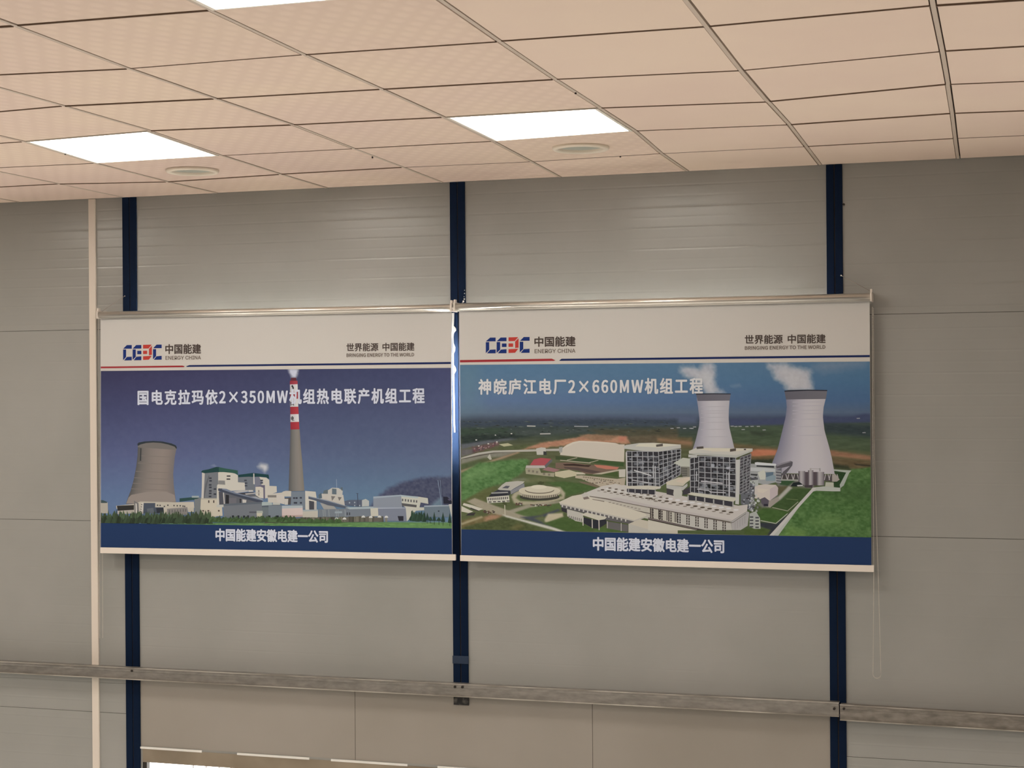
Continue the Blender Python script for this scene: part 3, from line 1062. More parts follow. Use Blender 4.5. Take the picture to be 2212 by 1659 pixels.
# ================= left printed photograph
p = Print((217.8, 801.4), (973.9, 794.6), (976.0, 1141.7), (217.8, 1129.8), 420, 190)
p.grad([(0, (54, 54, 76), (70, 72, 100)), (.25, (64, 68, 94), (80, 83, 110)), (.55, (82, 89, 117), (91, 99, 122)),
        (.82, (90, 108, 134), (100, 121, 141)), (1, (92, 112, 138), (102, 124, 144))])
p.img += (3 * np.sin(p.U * 5 + 1))[..., None] * np.array([1, .4, 1])
p.speck(3, 9, 9, 5)
p.paint('4', (72, 75, 92), '1100,985 1200,860 1300,780 1450,712 1650,664 1850,655 2010,650 2010,990', 9, 18, 5, 4, 1, 3, 3)
p.paint('4', (92, 92, 110), '1120,940 1230,850 1330,800 1300,880 1150,985', 14, 8, 4, 4, .6, 3, 8)
p.paint('4', (112, 132, 142), '1740,985 1850,890 1880,880 1900,985', 8, 6, 4, 4, .8)
p.paint('3', (186, 182, 176), '1893,540 1930,508 1995,518 2006,555 1975,602 1945,575', 9, 10, 5, 5, .95, 2, 4)
p.paint('3', (150, 155, 165), '1390,532 1420,520 1450,545 1420,540', 5, 0, 5, 5, .6)
p.paint('2', (196, 194, 198), '255,986 228,935 216,900 232,880 320,885 318,938 300,986', 7, 14, 4, 4, .95, 2, 9)
p.paint('4', (96, 128, 78), '-2100,1180 -1200,1160 500,1140 2010,1148 2010,1230 -2100,1200', 2, 12, 6, 3, 1, 0, 6)
# cooling tower
p.profile('3', '590,300 592,340 588,430 575,540 548,680 515,800 485,880 462,950', '1014,335 1008,360 994,430 985,520 976,620 982,740 996,850 1006,935',
          [(84, 82, 78), (112, 104, 97), (124, 114, 105), (131, 119, 110), (134, 121, 111), (127, 115, 106), (112, 104, 100)])
p.poly('3', (112, 105, 98), '590,332 592,316 622,300 680,285 760,279 840,284 920,300 990,324 1012,350 1010,362')
p.poly('3', (48, 54, 56), '586,297 600,282 660,270 760,264 860,270 960,292 1005,312 1017,335 1012,352 990,326 920,302 840,286 760,281 680,287 622,302 592,318')
p.poly('3', (138, 126, 116), '490,880 520,850 700,815 900,815 990,850 1004,925 900,930 465,945')
for yy in (420, 500, 590, 660, 720, 780):
    p.poly('3', (120, 110, 102), [(612 - (yy - 420) * .25, yy), (975, yy + 18), (975, yy + 24), (612 - (yy - 420) * .25, yy + 7)])
p.poly('3', (62, 62, 60), '618,340 632,345 628,480 612,480')
# chimney
p.poly('2', (92, 46, 52), '246,985 301,985 304,1020 240,1022')
p.poly('2', (132, 48, 56), '233,1018 315,1018 316,1057 231,1060', (160, 66, 72))
p.poly('2', (176, 170, 166), '233,1058 316,1055 318,1140 234,1142', (206, 200, 192))
p.poly('2', (140, 48, 56), '234,1140 318,1138 320,1215 235,1217', (168, 62, 66))
p.poly('2', (176, 170, 166), '235,1215 320,1213 323,1300 236,1302', (206, 200, 192))
p.poly('2', (136, 46, 54), '236,1301 323,1299 327,1382 237,1384', (168, 60, 64))
p.poly('2', (176, 170, 166), '237,1382 327,1380 331,1466 238,1468', (206, 200, 192))
p.poly('2', (136, 44, 52), '238,1466 331,1464 336,1550 239,1553', (166, 58, 62))
p.profile('4', '238,140 234,300 228,500 223,660 219,812', '337,138 345,240 352,340 366,480 377,640 390,806',
          [(84, 82, 80), (108, 104, 98), (122, 116, 108), (128, 120, 110), (120, 112, 102)], 12)
p.poly('2', (45, 45, 48), '246,1075 262,1062 278,1098 266,1115 248,1112 262,1098')
# mark and characters painted down the stack
for s_ in ('238,1250 274,1246 274,1253 238,1257', '238,1250 245,1250 246,1290 240,1290', '268,1247 275,1247 276,1288 269,1289', '246,1262 268,1260 268,1265 246,1267',
           '246,1274 268,1272 268,1277 246,1279', '254,1256 260,1256 260,1280 254,1280',
           '243,1412 272,1410 272,1416 243,1418', '243,1412 249,1412 250,1438 244,1438', '266,1411 273,1411 274,1437 267,1438', '244,1424 272,1422 272,1427 244,1429',
           '244,1435 273,1433 273,1439 244,1441', '255,1402 262,1402 263,1449 256,1449', '256,1446 280,1444 281,1450 257,1452'):
    p.poly('2', (42, 42, 46), s_)
# far left house, long low building
p.poly('3', (165, 156, 140), '190,932 265,932 268,1050 190,1050')
p.poly('3', (62, 76, 76), '190,905 215,908 258,925 258,938 190,938')
p.poly('3', (178, 168, 150), '355,968 550,948 620,922 1005,930 1200,925 1205,990 880,1005 640,1055 480,1050 360,1000')
p.poly('3', (50, 48, 45), '365,968 550,960 550,1012 372,1022')
p.poly('3', (165, 156, 142), '372,1022 550,1012 556,1050 372,1060')
p.poly('3', (112, 108, 104), '550,912 600,940 606,1050 556,1052')
p.poly('3', (190, 182, 168), '566,940 580,945 585,1045 570,1045')
p.poly('3', (72, 78, 86), '655,938 782,938 780,985 875,985 878,1050 650,1052')
p.poly('3', (48, 50, 56), '790,992 872,988 874,1030 800,1050')
p.poly('3', (92, 96, 100), '690,1000 760,990 770,1050 700,1050')
p.poly('3', (188, 180, 166), '610,1055 634,935 656,935 642,1058')
p.dots('3', (100, 96, 92), '634,955 630,980 626,1005 622,1030', 12, 12)
p.poly('3', (180, 170, 152), '870,988 910,985 910,1062 880,1064')
p.poly('3', (128, 122, 115), '910,1000 1130,982 1132,1066 910,1066')
p.dots('3', (100, 96, 92), '935,1028 965,1026 995,1024 1025,1022 1055,1020 1085,1018 1112,1017', 12, 30)
p.dots('3', (70, 68, 66), '806,962 834,964 918,962 985,966 1020,968 1052,968 1082,972 1100,974 880,975', 15, 14)
p.poly('3', (172, 164, 146), '1130,992 1200,985 1200,1034 1138,1036')
p.poly('3', (48, 72, 68), '1045,888 1170,876 1240,878 1290,885 1290,908 1190,905 1045,925')
p.poly('3', (150, 156, 152), '1178,860 1255,860 1255,880 1178,880')
# first boiler house (code a: finer tracing)
p.poly('a', (112, 114, 112), '60,880 140,840 150,1290 0,1290 0,890')
p.poly('a', (108, 109, 110), '170,300 530,290 500,870 150,870')
p.poly('a', (92, 92, 94), '310,370 330,380 300,480 260,640 215,870 200,870 205,760 240,560')
p.poly('a', (184, 175, 162), '165,290 222,290 225,330 208,640 200,870 150,870 160,640')
p.poly('a', (188, 180, 164), '515,310 580,285 860,320 945,370 945,515 1095,530 1105,690 1000,700 840,705 690,710 620,680 510,640 495,575 515,565')
p.poly('a', (124, 121, 116), '520,480 662,485 668,575 515,565')
p.poly('a', (36, 62, 60), '148,290 175,262 300,240 480,185 530,190 530,300 480,300 330,315 220,325 150,305')
p.poly('a', (52, 84, 72), '530,190 640,215 830,245 940,265 945,365 900,335 820,318 640,300 530,300')
p.dots('a', (58, 60, 66), '345,432 350,490 342,578 345,632 345,708 342,762 340,828 445,668 445,778', 56, 34)
p.dots('a', (66, 64, 64), '742,386 738,452', 80, 30)
# second boiler house
p.poly('a', (106, 109, 112), '950,395 1280,390 1320,700 1105,720 1095,530 945,520')
p.poly('a', (112, 112, 120), '1310,400 1420,405 1460,480 1500,580 1540,600 1540,870 1320,700')
p.poly('a', (186, 178, 162), '1410,405 1560,420 1625,470 1630,600 1785,605 1790,735 1620,790 1610,860 1535,870 1530,600 1450,570 1490,520 1430,450')
p.poly('a', (34, 62, 62), '945,360 1270,318 1610,355 1625,450 1560,415 1400,400 1275,405 1180,400 950,412')
p.poly('a', (188, 181, 168), '1278,330 1300,330 1310,565 1280,560')
p.dots('a', (64, 66, 72), '1108,480 1120,540 1120,595 1460,480 1460,535', 56, 30)
p.poly('a', (96, 90, 104), '1320,625 1420,590 1530,580 1530,880 1500,880 1490,640')
p.poly('a', (188, 179, 162), '1325,622 1430,615 1495,640 1500,870 1330,850')
p.poly('a', (120, 114, 106), '1385,690 1410,690 1410,810 1390,810')
# yard in front of the boilers, conveyor galleries
p.poly('a', (186, 178, 162), '490,590 530,610 560,900 520,1060 485,1040')
p.poly('a', (92, 92, 94), '640,740 1300,780 1480,900 1480,960 700,1000 640,990')
p.poly('a', (78, 78, 82), '525,720 620,730 640,1005 540,1005')
p.poly('a', (186, 178, 166), '620,745 642,745 660,1010 640,1010')
p.poly('a', (44, 43, 44), '680,790 750,800 750,985 678,985')
p.poly('a', (104, 100, 102), '750,860 910,860 910,990 750,990')
p.poly('a', (50, 48, 50), '980,880 1015,880 1010,970 985,970')
p.poly('a', (182, 174, 162), '1040,890 1130,905 1120,975 1045,970')
p.poly('a', (172, 166, 160), '840,720 1160,690 1165,720 920,755')
p.poly('a', (182, 176, 166), '1170,690 1270,690 1280,725 1175,730')
p.poly('a', (66, 64, 66), '920,758 1290,735 1290,760 1000,790')
p.poly('a', (172, 165, 156), '1100,765 1430,738 1450,752 1120,790')
p.poly('a', (150, 150, 150), '1100,840 1330,830 1480,890 1500,920 1440,935 1300,880')
p.poly('a', (66, 70, 80), '515,655 610,655 860,740 1490,920 1460,970 1350,950 860,810 620,735 515,705')
p.poly('a', (112, 118, 130), '600,655 700,665 860,735 1480,905 1490,925 860,765 600,680')
# left white block and long grey shed
p.poly('a', (186, 175, 154), '140,880 490,880 500,1040 600,1060 610,1250 480,1260 400,1300 120,1290')
p.poly('a', (168, 160, 142), '140,868 490,868 490,895 140,895')
p.dots('a', (78, 70, 62), '312,940 420,940', 28, 56)
p.dots('a', (92, 80, 70), '190,1140 302,1140 530,1140', 38, 34)
p.poly('a', (176, 172, 158), '480,1010 640,1005 640,1060 480,1065')
p.poly('a', (108, 110, 112), '630,1005 1470,960 1480,1290 640,1290')
p.poly('a', (90, 95, 100), '640,990 1470,945 1470,985 640,1035')
p.poly('a', (102, 108, 108), '1465,1010 1890,1010 1890,1300 1465,1300')
p.poly('a', (82, 88, 94), '1465,1020 1890,1020 1890,1060 1465,1060')
p.poly('a', (156, 164, 158), '1465,950 1680,945 1690,1015 1465,1030')
p.poly('a', (176, 172, 160), '1700,950 1860,960 1860,1010 1700,1010')
p.poly('a', (156, 158, 146), '1350,1140 1480,1140 1490,1190 1350,1190')
p.poly('a', (184, 176, 152), '1350,1190 1475,1190 1470,1290 1360,1295')
p.poly('a', (82, 82, 86), '1190,1155 1350,1155 1350,1190 1190,1190')
p.dots('a', (44, 46, 50), '835,1265 955,1265 1078,1268 1165,1265 1625,1262 1800,1268', 42, 50)
# tanks and grey block (code 4)
p.poly('a', (184, 175, 160), '1590,780 1740,760 1950,740 1960,960 1600,960')
p.poly('a', (120, 114, 106), '1590,800 1780,800 1780,850 1590,850')
p.poly('a', (186, 177, 164), '1780,800 1950,795 1955,1000 1790,960')
p.poly('a', (182, 174, 158), '1930,720 1990,705 2090,710 2150,760 2110,830 1960,830 1880,755')
p.poly('a', (80, 76, 74), '1960,860 2100,850 2090,1010 1960,1000')
p.poly('a', (184, 176, 164), '1950,880 2040,880 2030,1010 1960,1010')
p.poly('4', (112, 119, 125), '245,818 395,812 400,1005 245,965')
p.dots('4', (58, 60, 68), '278,884 305,884 351,881 285,936 300,936 352,936', 22, 18)
p.poly('4', (188, 181, 165), '398,806 512,815 522,880 522,1020 400,1010')
p.poly('4', (112, 118, 122), '0,965 142,965 142,1102 0,1102')
p.dots('4', (44, 46, 52), '8,1085 97,1085', 26, 24)
p.poly('4', (182, 174, 160), '548,848 600,832 812,850 826,945 832,990 700,955 552,885')
p.poly('4', (82, 96, 102), '542,850 575,826 582,885 548,892')
p.poly('4', (92, 100, 100), '600,802 645,790 645,838 590,838')
p.poly('4', (178, 172, 160), '645,800 690,772 760,775 806,805 802,852 645,842')
p.poly('4', (92, 102, 106), '690,780 738,785 738,845 690,842')
p.poly('4', (90, 98, 100), '780,768 805,768 805,800 795,805')
p.poly('4', (112, 106, 100), '680,862 726,866 690,915')
p.poly('4', (112, 106, 100), '752,872 796,876 768,915')
p.poly('4', (150, 146, 138), '560,935 700,960 740,1005 600,1005')
p.poly('4', (70, 70, 74), '440,912 496,922 496,1016 442,1012')
p.poly('4', (170, 164, 154), '498,930 520,930 520,1018 498,1018')
p.poly('4', (80, 86, 96), '434,865 640,915 880,985 900,1005 640,960 540,920 434,893')
p.poly('4', (130, 138, 146), '434,862 640,908 880,980 880,986 640,918 434,870')
p.poly('4', (86, 92, 104), '822,918 880,905 1018,903 1018,978 832,962')
p.poly('4', (168, 168, 160), '1015,908 1055,893 1092,915 1092,972 1015,976')
p.dots('4', (160, 165, 165), '880,935 936,932 936,966 990,966', 12, 14)
p.bar('4', (70, 74, 86), 966, 830, 972, 975, 7)
p.bar('4', (70, 74, 86), 950, 832, 978, 836, 4)
p.bar('4', (150, 156, 164), 738, 680, 742, 775, 4)
# long sheds to the right
p.poly('4', (112, 117, 122), '835,985 1108,978 1110,1088 835,1088')
p.poly('4', (152, 162, 162), '835,985 1185,975 1185,998 880,1006')
p.poly('4', (184, 178, 160), '1106,996 1188,990 1194,1082 1112,1082')
p.poly('4', (192, 173, 163), '145,990 370,970 376,1076 145,1090')
p.poly('4', (172, 148, 138), '145,1075 376,1066 376,1086 145,1100')
p.poly('4', (162, 168, 166), '145,968 370,965 370,990 145,998')
p.poly('4', (176, 168, 152), '372,1022 536,1016 536,1098 372,1098')
p.poly('4', (150, 156, 154), '372,1012 536,1008 536,1022 372,1030')
p.poly('4', (112, 117, 120), '542,1008 838,1000 838,1088 542,1088')
for xx in (592, 612, 655, 735, 755, 830):
    p.bar('4', (150, 152, 150), xx, 1010, xx + 4, 1085, 5)
p.poly('4', (142, 150, 152), '720,1030 800,1028 800,1048 720,1050')
p.dots('4', (70, 72, 76), '855,1055 880,1055', 14, 30)
p.poly('4', (130, 134, 140), '1138,872 1440,850 1452,985 1300,1002 1138,985')
p.poly('4', (150, 158, 162), '1138,868 1442,848 1442,862 1138,888')
p.poly('4', (118, 121, 130), '1188,995 1490,985 1502,1138 1200,1128')
p.poly('4', (150, 154, 160), '1188,988 1490,985 1490,996 1188,1002')
p.poly('4', (182, 178, 162), '1440,852 1620,868 1730,885 1736,948 1652,932 1640,985 1692,985 1692,1016 1600,1022 1560,1080 1502,1138 1490,985 1450,962')
p.poly('4', (160, 170, 168), '1440,850 1628,870 1622,886 1440,868')
p.dots('4', (84, 84, 84), '1456,905 1488,908 1518,912 1548,915 1580,918 1608,921', 14, 26)
p.poly('4', (84, 82, 80), '1445,938 1610,960 1606,985 1450,968')
p.poly('4', (104, 114, 120), '1690,972 1958,966 1978,1090 1690,1090')
p.poly('4', (150, 158, 162), '1690,966 1958,960 1958,972 1690,980')
p.dots('4', (60, 66, 72), '1848,1026', 16, 16)
p.poly('4', (182, 178, 164), '1956,952 2000,950 2004,1090 1984,1075')
p.bar('4', (120, 130, 146), 1840, 690, 1880, 960, 7)
p.bar('4', (120, 130, 146), 1866, 690, 1880, 960, 5)
p.poly('4', (40, 40, 50), '1896,870 1940,870 1996,915 2004,945 1900,945')
p.poly('4', (84, 78, 96), '1945,895 2000,890 2000,905 1960,912')
p.poly('4', (44, 44, 50), '1402,1080 1466,1080 1466,1132 1416,1132')
# fence, umbrellas, lawn, trees
rr = random.Random(5)
xs_ = list(range(-40, 1240, 40))
p.poly('4', (98, 92, 82), [(x, 1104 - x * .016 + rr.uniform(-8, 8)) for x in xs_] + [(1240, 1140), (-40, 1156)])
for k in range(60):
    x = rr.uniform(-30, 1300)
    g_ = rr.uniform(60, 125)
    p.poly('4', (g_, g_ * .96, g_ * .82), [(x, 1100 - x * .014), (x + rr.uniform(10, 30), 1098 - x * .014), (x + 22, 1142), (x, 1144)])
for x, y in ((740, 1104), (825, 1105), (1030, 1084), (1110, 1088), (1205, 1084), (1280, 1086)):
    p.poly('4', (196, 192, 180), [(x - 22, y + 12), (x - 14, y - 6), (x, y - 11), (x + 14, y - 6), (x + 22, y + 12)])


def trees(code, x0, x1, y0, y1, base, n, w, seed, up=0):
    q = random.Random(seed)
    for k in range(n):
        x = x0 + (x1 - x0) * (k + q.random()) / n
        h = (y1 - y0) * q.uniform(.55, 1.0)
        yb = y1 - q.uniform(0, (y1 - y0) * .15)
        g_ = q.uniform(-14, 14)
        ww = w * q.uniform(.6, 1.3)
        pts = [(x - ww, yb)]
        for s_ in (-.8, -.5, -.3, 0, .3, .55, .8):
            pts.append((x + ww * s_ + q.uniform(-.15, .15) * ww, yb - h * (1 - abs(s_) ** 1.3) * q.uniform(.75, 1) - 4))
        pts.append((x + ww, yb))
        p.poly(code, tuple(max(10, c + g_ * f) for c, f in zip(base, (.8, 1, .7))), pts)


trees('3', 190, 1380, 1010, 1160, (66, 78, 56), 90, 27, 11)
trees('3', 190, 1380, 1070, 1165, (52, 63, 46), 80, 26, 12)
trees('3', 1380, 2300, 1075, 1140, (64, 80, 54), 60, 30, 13)
trees('3', 1380, 2800, 1100, 1150, (66, 86, 52), 80, 26, 14)
trees('4', 1545, 1700, 1010, 1142, (48, 66, 52), 18, 20, 15)
for x, y0, y1, w in ((1725, 1040, 1130, 20), (1800, 1030, 1140, 18), (1895, 1035, 1150, 22), (1968, 1045, 1160, 20), (1760, 1085, 1138, 26), (1850, 1090, 1140, 30)):
    p.poly('4', (44, 62, 50), [(x - w, y1 - 8), (x - w * .6, (y0 + y1) / 2), (x, y0), (x + w * .6, (y0 + y1) / 2), (x + w, y1 - 8)])
    p.bar('4', (42, 48, 40), x, y1 - 20, x, y1 + 34, 4)
q = random.Random(21)
for k in range(170):
    x = q.uniform(-2000, 2000); y = q.uniform(1150, 1200) + max(0, x) * .006
    if x < -700:
        y = q.uniform(1170, 1185)
    g_ = q.uniform(-14, 16)
    p.poly('4', (98 + g_, 132 + g_, 78 + g_ * .6), [(x, y), (x + q.uniform(20, 70), y - 3), (x + q.uniform(30, 90), y + 5), (x + 6, y + 6)])
p.build('printed_photograph', fab1)

# ================= right printed photograph
p = Print((993.6, 788.2), (1878.8, 781.0), (1882.2, 1161.0), (996.3, 1143.5), 480, 215)
p.grad([(0, (84, 112, 134), (84, 112, 134)), (.12, (90, 114, 136), (76, 106, 132)), (.22, (92, 110, 136), (74, 98, 126)), (.29, (92, 106, 120), (84, 97, 114)),
        (.325, (74, 82, 92), (66, 74, 92)), (.345, (60, 67, 72), (58, 66, 70)), (.42, (62, 70, 60), (66, 76, 62)), (.5, (88, 88, 64), (84, 86, 60)),
        (.7, (86, 92, 62), (80, 90, 60)), (1, (84, 90, 58), (74, 88, 54))])
p.paint('p', (96, 120, 128), '990,788 1030,788 1040,880 990,900', 40, 0, 5, 5, .5)
p.speck(2.5, 10, 7, 5)
p.speck(9, 26, 3, 15, .335)
# clouds and steam
p.paint('6', (134, 140, 150), '1500,770 1560,725 1700,715 1980,712 1960,745 1700,790 1590,805', 22, 8, 9, 6, .55, 4, 31)
p.paint('6', (128, 140, 152), '700,945 780,925 800,945 740,955', 8, 4, 6, 4, .5, 2, 32)
p.paint('6', (170, 168, 168), '560,1020 470,1020 420,930 340,880 250,850 215,800 235,762 330,760 400,790 440,730 520,725 552,770 558,830 545,880 560,950 600,985 640,1012', 13, 14, 6, 6, .92, 4, 33)
p.paint('6', (182, 178, 174), '540,1015 480,1000 440,930 400,880 340,850 300,790 400,810 470,790 520,850 530,930', 14, 10, 6, 6, .75, 4, 34)
p.paint('6', (168, 166, 166), '1250,985 1200,925 1120,880 1090,800 1040,762 1060,725 1230,728 1310,765 1420,785 1470,800 1462,860 1480,925 1490,980', 13, 14, 6, 6, .9, 4, 35)
p.paint('6', (184, 178, 174), '1260,985 1240,930 1180,870 1150,800 1220,770 1330,800 1420,840 1440,900 1470,980', 15, 10, 6, 6, .75, 4, 36)
# far hills and plain
p.paint('6', (66, 72, 94), '690,1330 690,1260 1000,1265 1230,1240 1580,1226 1700,1246 1850,1240 1980,1210 2050,1216 2050,1330', 5, 4, 6, 3, 1)
p.paint('6', (84, 92, 110), '-2000,1310 -1500,1285 -800,1255 -100,1245 200,1225 380,1232 380,1310', 12, 4, 8, 3, .9)
p.paint('7', (58, 66, 74), '70,60 700,30 1500,20 2230,25 2230,75 70,95', 8, 12, 7, 2, .9, 2, 37)
p.paint('7', (58, 70, 58), '75,120 560,108 500,168 75,188', 5, 8, 12, 3, 1, 1, 38)
p.paint('7', (44, 52, 48), '75,190 500,175 800,185 620,222 300,265 75,300', 6, 12, 8, 3, .9, 3, 39)
p.paint('7', (70, 76, 72), '620,140 1200,120 1700,125 1500,150 900,190 620,180', 8, 12, 8, 2, .8, 2, 40)
p.paint('7', (78, 74, 58), '1340,130 2230,110 2230,200 1500,190', 8, 12, 12, 3, .9, 2, 41)
p.paint('7', (96, 84, 66), '1720,190 2230,180 2230,285 1720,260', 6, 12, 9, 3, .9, 2, 42)
p.paint('7', (94, 95, 98), '75,275 300,240 560,214 625,222 330,272 75,325', 4, 8, 6, 3, .9, 1, 43)
p.paint('7', (98, 74, 72), '180,305 250,290 440,250 452,285 190,368', 5, 22, 4, 3, .95, 2, 44)
p.paint('7', (100, 95, 94), '75,330 190,320 190,370 75,400', 4, 10, 6, 4, .9)
p.paint('7', (80, 86, 58), '450,300 860,262 1000,290 700,330 440,330', 5, 10, 7, 4, .9, 1, 45)
p.paint('7', (166, 122, 96), '660,335 860,262 1200,212 1330,178 1720,196 1760,272 1250,250 1100,292 800,318', 4, 16, 9, 4, 1, 2, 46)
p.paint('7', (130, 104, 80), '1250,185 1450,178 1640,188 1560,235 1380,240', 5, 18, 6, 4, .8, 2, 47)
p.paint('7', (178, 116, 94), '1640,195 1730,200 1700,245 1640,250', 5, 10, 6, 4, .8, 2, 48)
p.paint('7', (126, 122, 108), '75,420 190,400 430,345 640,350 480,400 300,410 75,470', 4, 10, 6, 4, .9)
p.paint('7', (78, 88, 60), '75,480 260,440 240,475 75,530', 4, 6, 6, 4, .9)
p.paint('7', (152, 126, 102), '75,535 430,415 640,350 660,358 440,435 250,480 75,562', 3, 6, 8, 3, .95)
p.paint('7', (82, 112, 66), '78,560 250,462 420,440 720,418 755,440 700,540 560,640 400,690 200,790 78,850', 5, 26, 6, 4, 1, 2, 49)
p.paint('7', (112, 140, 90), '110,560 300,480 420,500 350,580 180,640 100,640', 16, 22, 6, 4, .6, 3, 50)
p.paint('7', (88, 90, 56), '78,850 300,720 400,690 440,720 330,800 300,860 90,860', 5, 10, 8, 4, .9, 1, 51)
p.paint('7', (150, 148, 142), '575,625 700,610 760,640 600,650', 5, 6, 6, 4, .4)
p.paint('7', (72, 92, 52), '920,655 1100,645 1440,690 1430,712 1120,792 1080,740 1040,700', 3, 8, 8, 4, 1, 0, 52)
p.paint('7', (112, 110, 78), '440,720 560,640 900,600 1000,640 700,660', 6, 10, 6, 4, .6, 1, 53)
p.paint('7', (160, 150, 124), '575,800 600,760 680,720 1060,700 1110,760 1100,820 900,870 700,880 600,860', 4, 5, 6, 4, 1)
p.paint('7', (80, 92, 54), '620,810 640,780 1060,760 1080,790 950,830 800,845 660,840', 4, 8, 6, 4, .9)
p.paint('7', (82, 98, 58), '560,955 800,895 1080,860 1082,905 770,998 650,988', 3, 8, 8, 4, 1, 0, 54)
p.paint('7', (148, 138, 116), '130,845 210,810 420,890 690,985 760,1000 700,1020 480,990 300,930', 3, 6, 8, 4, 1)
p.paint('7', (150, 140, 122), '530,940 720,880 1050,840 1070,855 760,905 590,960', 3, 4, 8, 4, .9)
p.paint('7', (70, 74, 78), '660,1000 860,985 1040,920 1060,935 870,1010 1250,1150 1130,1150', 3, 4, 8, 4, 1)
p.paint('7', (188, 182, 168), '490,975 530,985 1150,1140 1130,1155 1060,1150 520,1000', 3, 4, 8, 4, 1)
p.paint('7', (178, 166, 138), '890,1045 940,968 1085,958 1090,995 920,1062', 4, 4, 8, 4, 1)
p.paint('7', (90, 96, 66), '800,1010 890,985 910,1050 1080,1090 1090,1130 900,1060', 4, 6, 8, 4, 1)
p.paint('7', (70, 88, 48), '890,1062 1100,1000 1180,1010 1400,1120 1370,1155 1130,1150', 3, 8, 9, 4, 1, 0, 55)
p.paint('7', (74, 94, 50), '1400,1125 1480,1100 1760,1155 1400,1165', 3, 8, 9, 4, 1)
p.paint('7', (108, 96, 64), '75,1030 260,990 480,985 440,1040 280,1060 75,1110', 5, 14, 7, 4, 1, 2, 56)
p.paint('7', (160, 122, 96), '310,1000 380,970 470,985 400,1040 310,1050', 6, 10, 6, 4, .9, 2, 57)
p.paint('7', (160, 148, 116), '75,1060 280,990 290,1005 80,1080', 3, 4, 6, 4, .9)
p.paint('7', (74, 80, 50), '78,1125 120,1095 290,1050 500,1000 720,1060 900,1140 800,1150', 5, 16, 6, 4, 1, 2, 58)
p.paint('7', (112, 102, 66), '560,1110 640,1070 700,1085 620,1130', 8, 14, 5, 4, .7, 2, 59)
# right side ground (codes 8 and g)
p.paint('8', (72, 84, 62), '690,90 2050,55 2050,335 700,270', 5, 14, 22, 3, .8, 0, 60)
p.paint('8', (50, 58, 62), '1590,60 2050,80 2050,200 1600,160', 10, 14, 14, 3, .8, 1, 61)
p.paint('8', (50, 56, 46), '890,140 1000,150 1100,160 1000,185 900,170', 6, 8, 8, 3, .7, 1, 62)
p.paint('8', (102, 88, 62), '0,200 330,200 330,330 720,255 1150,300 1150,345 740,310 230,300 0,260', 6, 12, 12, 3, .9, 1, 63)
p.paint('8', (140, 106, 82), '0,205 340,240 330,275 0,230', 6, 10, 12, 3, .8, 1, 64)
p.paint('8', (172, 110, 82), '890,325 960,310 1145,318 1130,372 900,385', 5, 10, 10, 3, 1, 1, 65)
p.paint('8', (104, 84, 58), '860,385 1130,375 1110,420 870,410', 5, 10, 10, 3, .9, 1, 66)
p.paint('8', (52, 56, 44), '870,410 1110,405 1100,445 880,450', 5, 10, 7, 4, .95, 2, 67)
p.paint('8', (138, 102, 78), '1635,318 2050,375 2050,425 1660,380', 6, 14, 18, 3, 1, 1, 68)
p.paint('8', (98, 84, 60), '1660,385 2050,425 2050,520 1690,470', 6, 14, 16, 3, 1, 1, 69)
p.paint('8', (34, 34, 32), '1880,450 2050,466 2050,478 1900,462', 3, 4, 9, 3, .9)
p.paint('8', (50, 54, 40), '1670,450 1740,460 1830,470 1840,500 1700,495', 5, 8, 6, 4, .9, 2, 70)
p.paint('8', (76, 104, 58), '2060,480 1850,505 1750,710 1480,705 1270,960 1140,1170 2060,1180', 4, 26, 7, 4, 1, 0, 71)
p.paint('8', (104, 130, 76), '1430,1000 1600,940 1750,980 1900,1030 1700,1060 1500,1040', 22, 26, 6, 3, .6, 4, 72)
p.paint('8', (112, 138, 74), '1170,1140 1260,1050 1420,1100 1400,1160 1200,1165', 14, 18, 6, 3, .6, 3, 73)
p.paint('8', (62, 84, 48), '1560,700 2050,640 2050,800 1700,780', 30, 12, 8, 4, .6, 3, 74)
p.paint('8', (110, 108, 98), '1140,600 1370,580 1500,660 1480,690 1290,660 1100,860 1000,870 960,840 1150,700', 4, 10, 6, 4, 1, 0, 75)
p.paint('8', (62, 80, 46), '1200,680 1290,690 1480,690 1300,880 1240,905 1085,862', 3, 8, 8, 4, 1, 0, 76)
p.paint('8', (86, 82, 58), '1150,665 1260,660 1160,760 1150,720', 3, 8, 8, 4, 1)
p.paint('8', (166, 160, 148), '1255,665 1290,680 1180,790 1070,865 1040,860 1160,760', 3, 5, 8, 4, 1)
p.paint('8', (66, 90, 46), '950,920 1010,875 1250,905 1240,940 1140,1018 1000,1005', 3, 8, 8, 4, 1, 0, 77)
p.paint('8', (52, 55, 58), '980,1010 1140,1020 1250,935 1270,905 1290,915 1170,1060 1080,1135 1040,1140 1080,1080 980,1050', 3, 5, 8, 4, 1)
p.paint('8', (72, 86, 46), '835,1075 960,1060 1080,1082 1045,1142 830,1140', 3, 8, 8, 4, 1, 0, 78)
p.paint('8', (54, 78, 50), '1180,610 1330,605 1250,660 1170,650', 3, 6, 8, 4, 1)
p.paint('8', (46, 66, 40), '1690,510 1830,520 1740,690 1680,690 1680,600', 3, 8, 6, 4, 1)

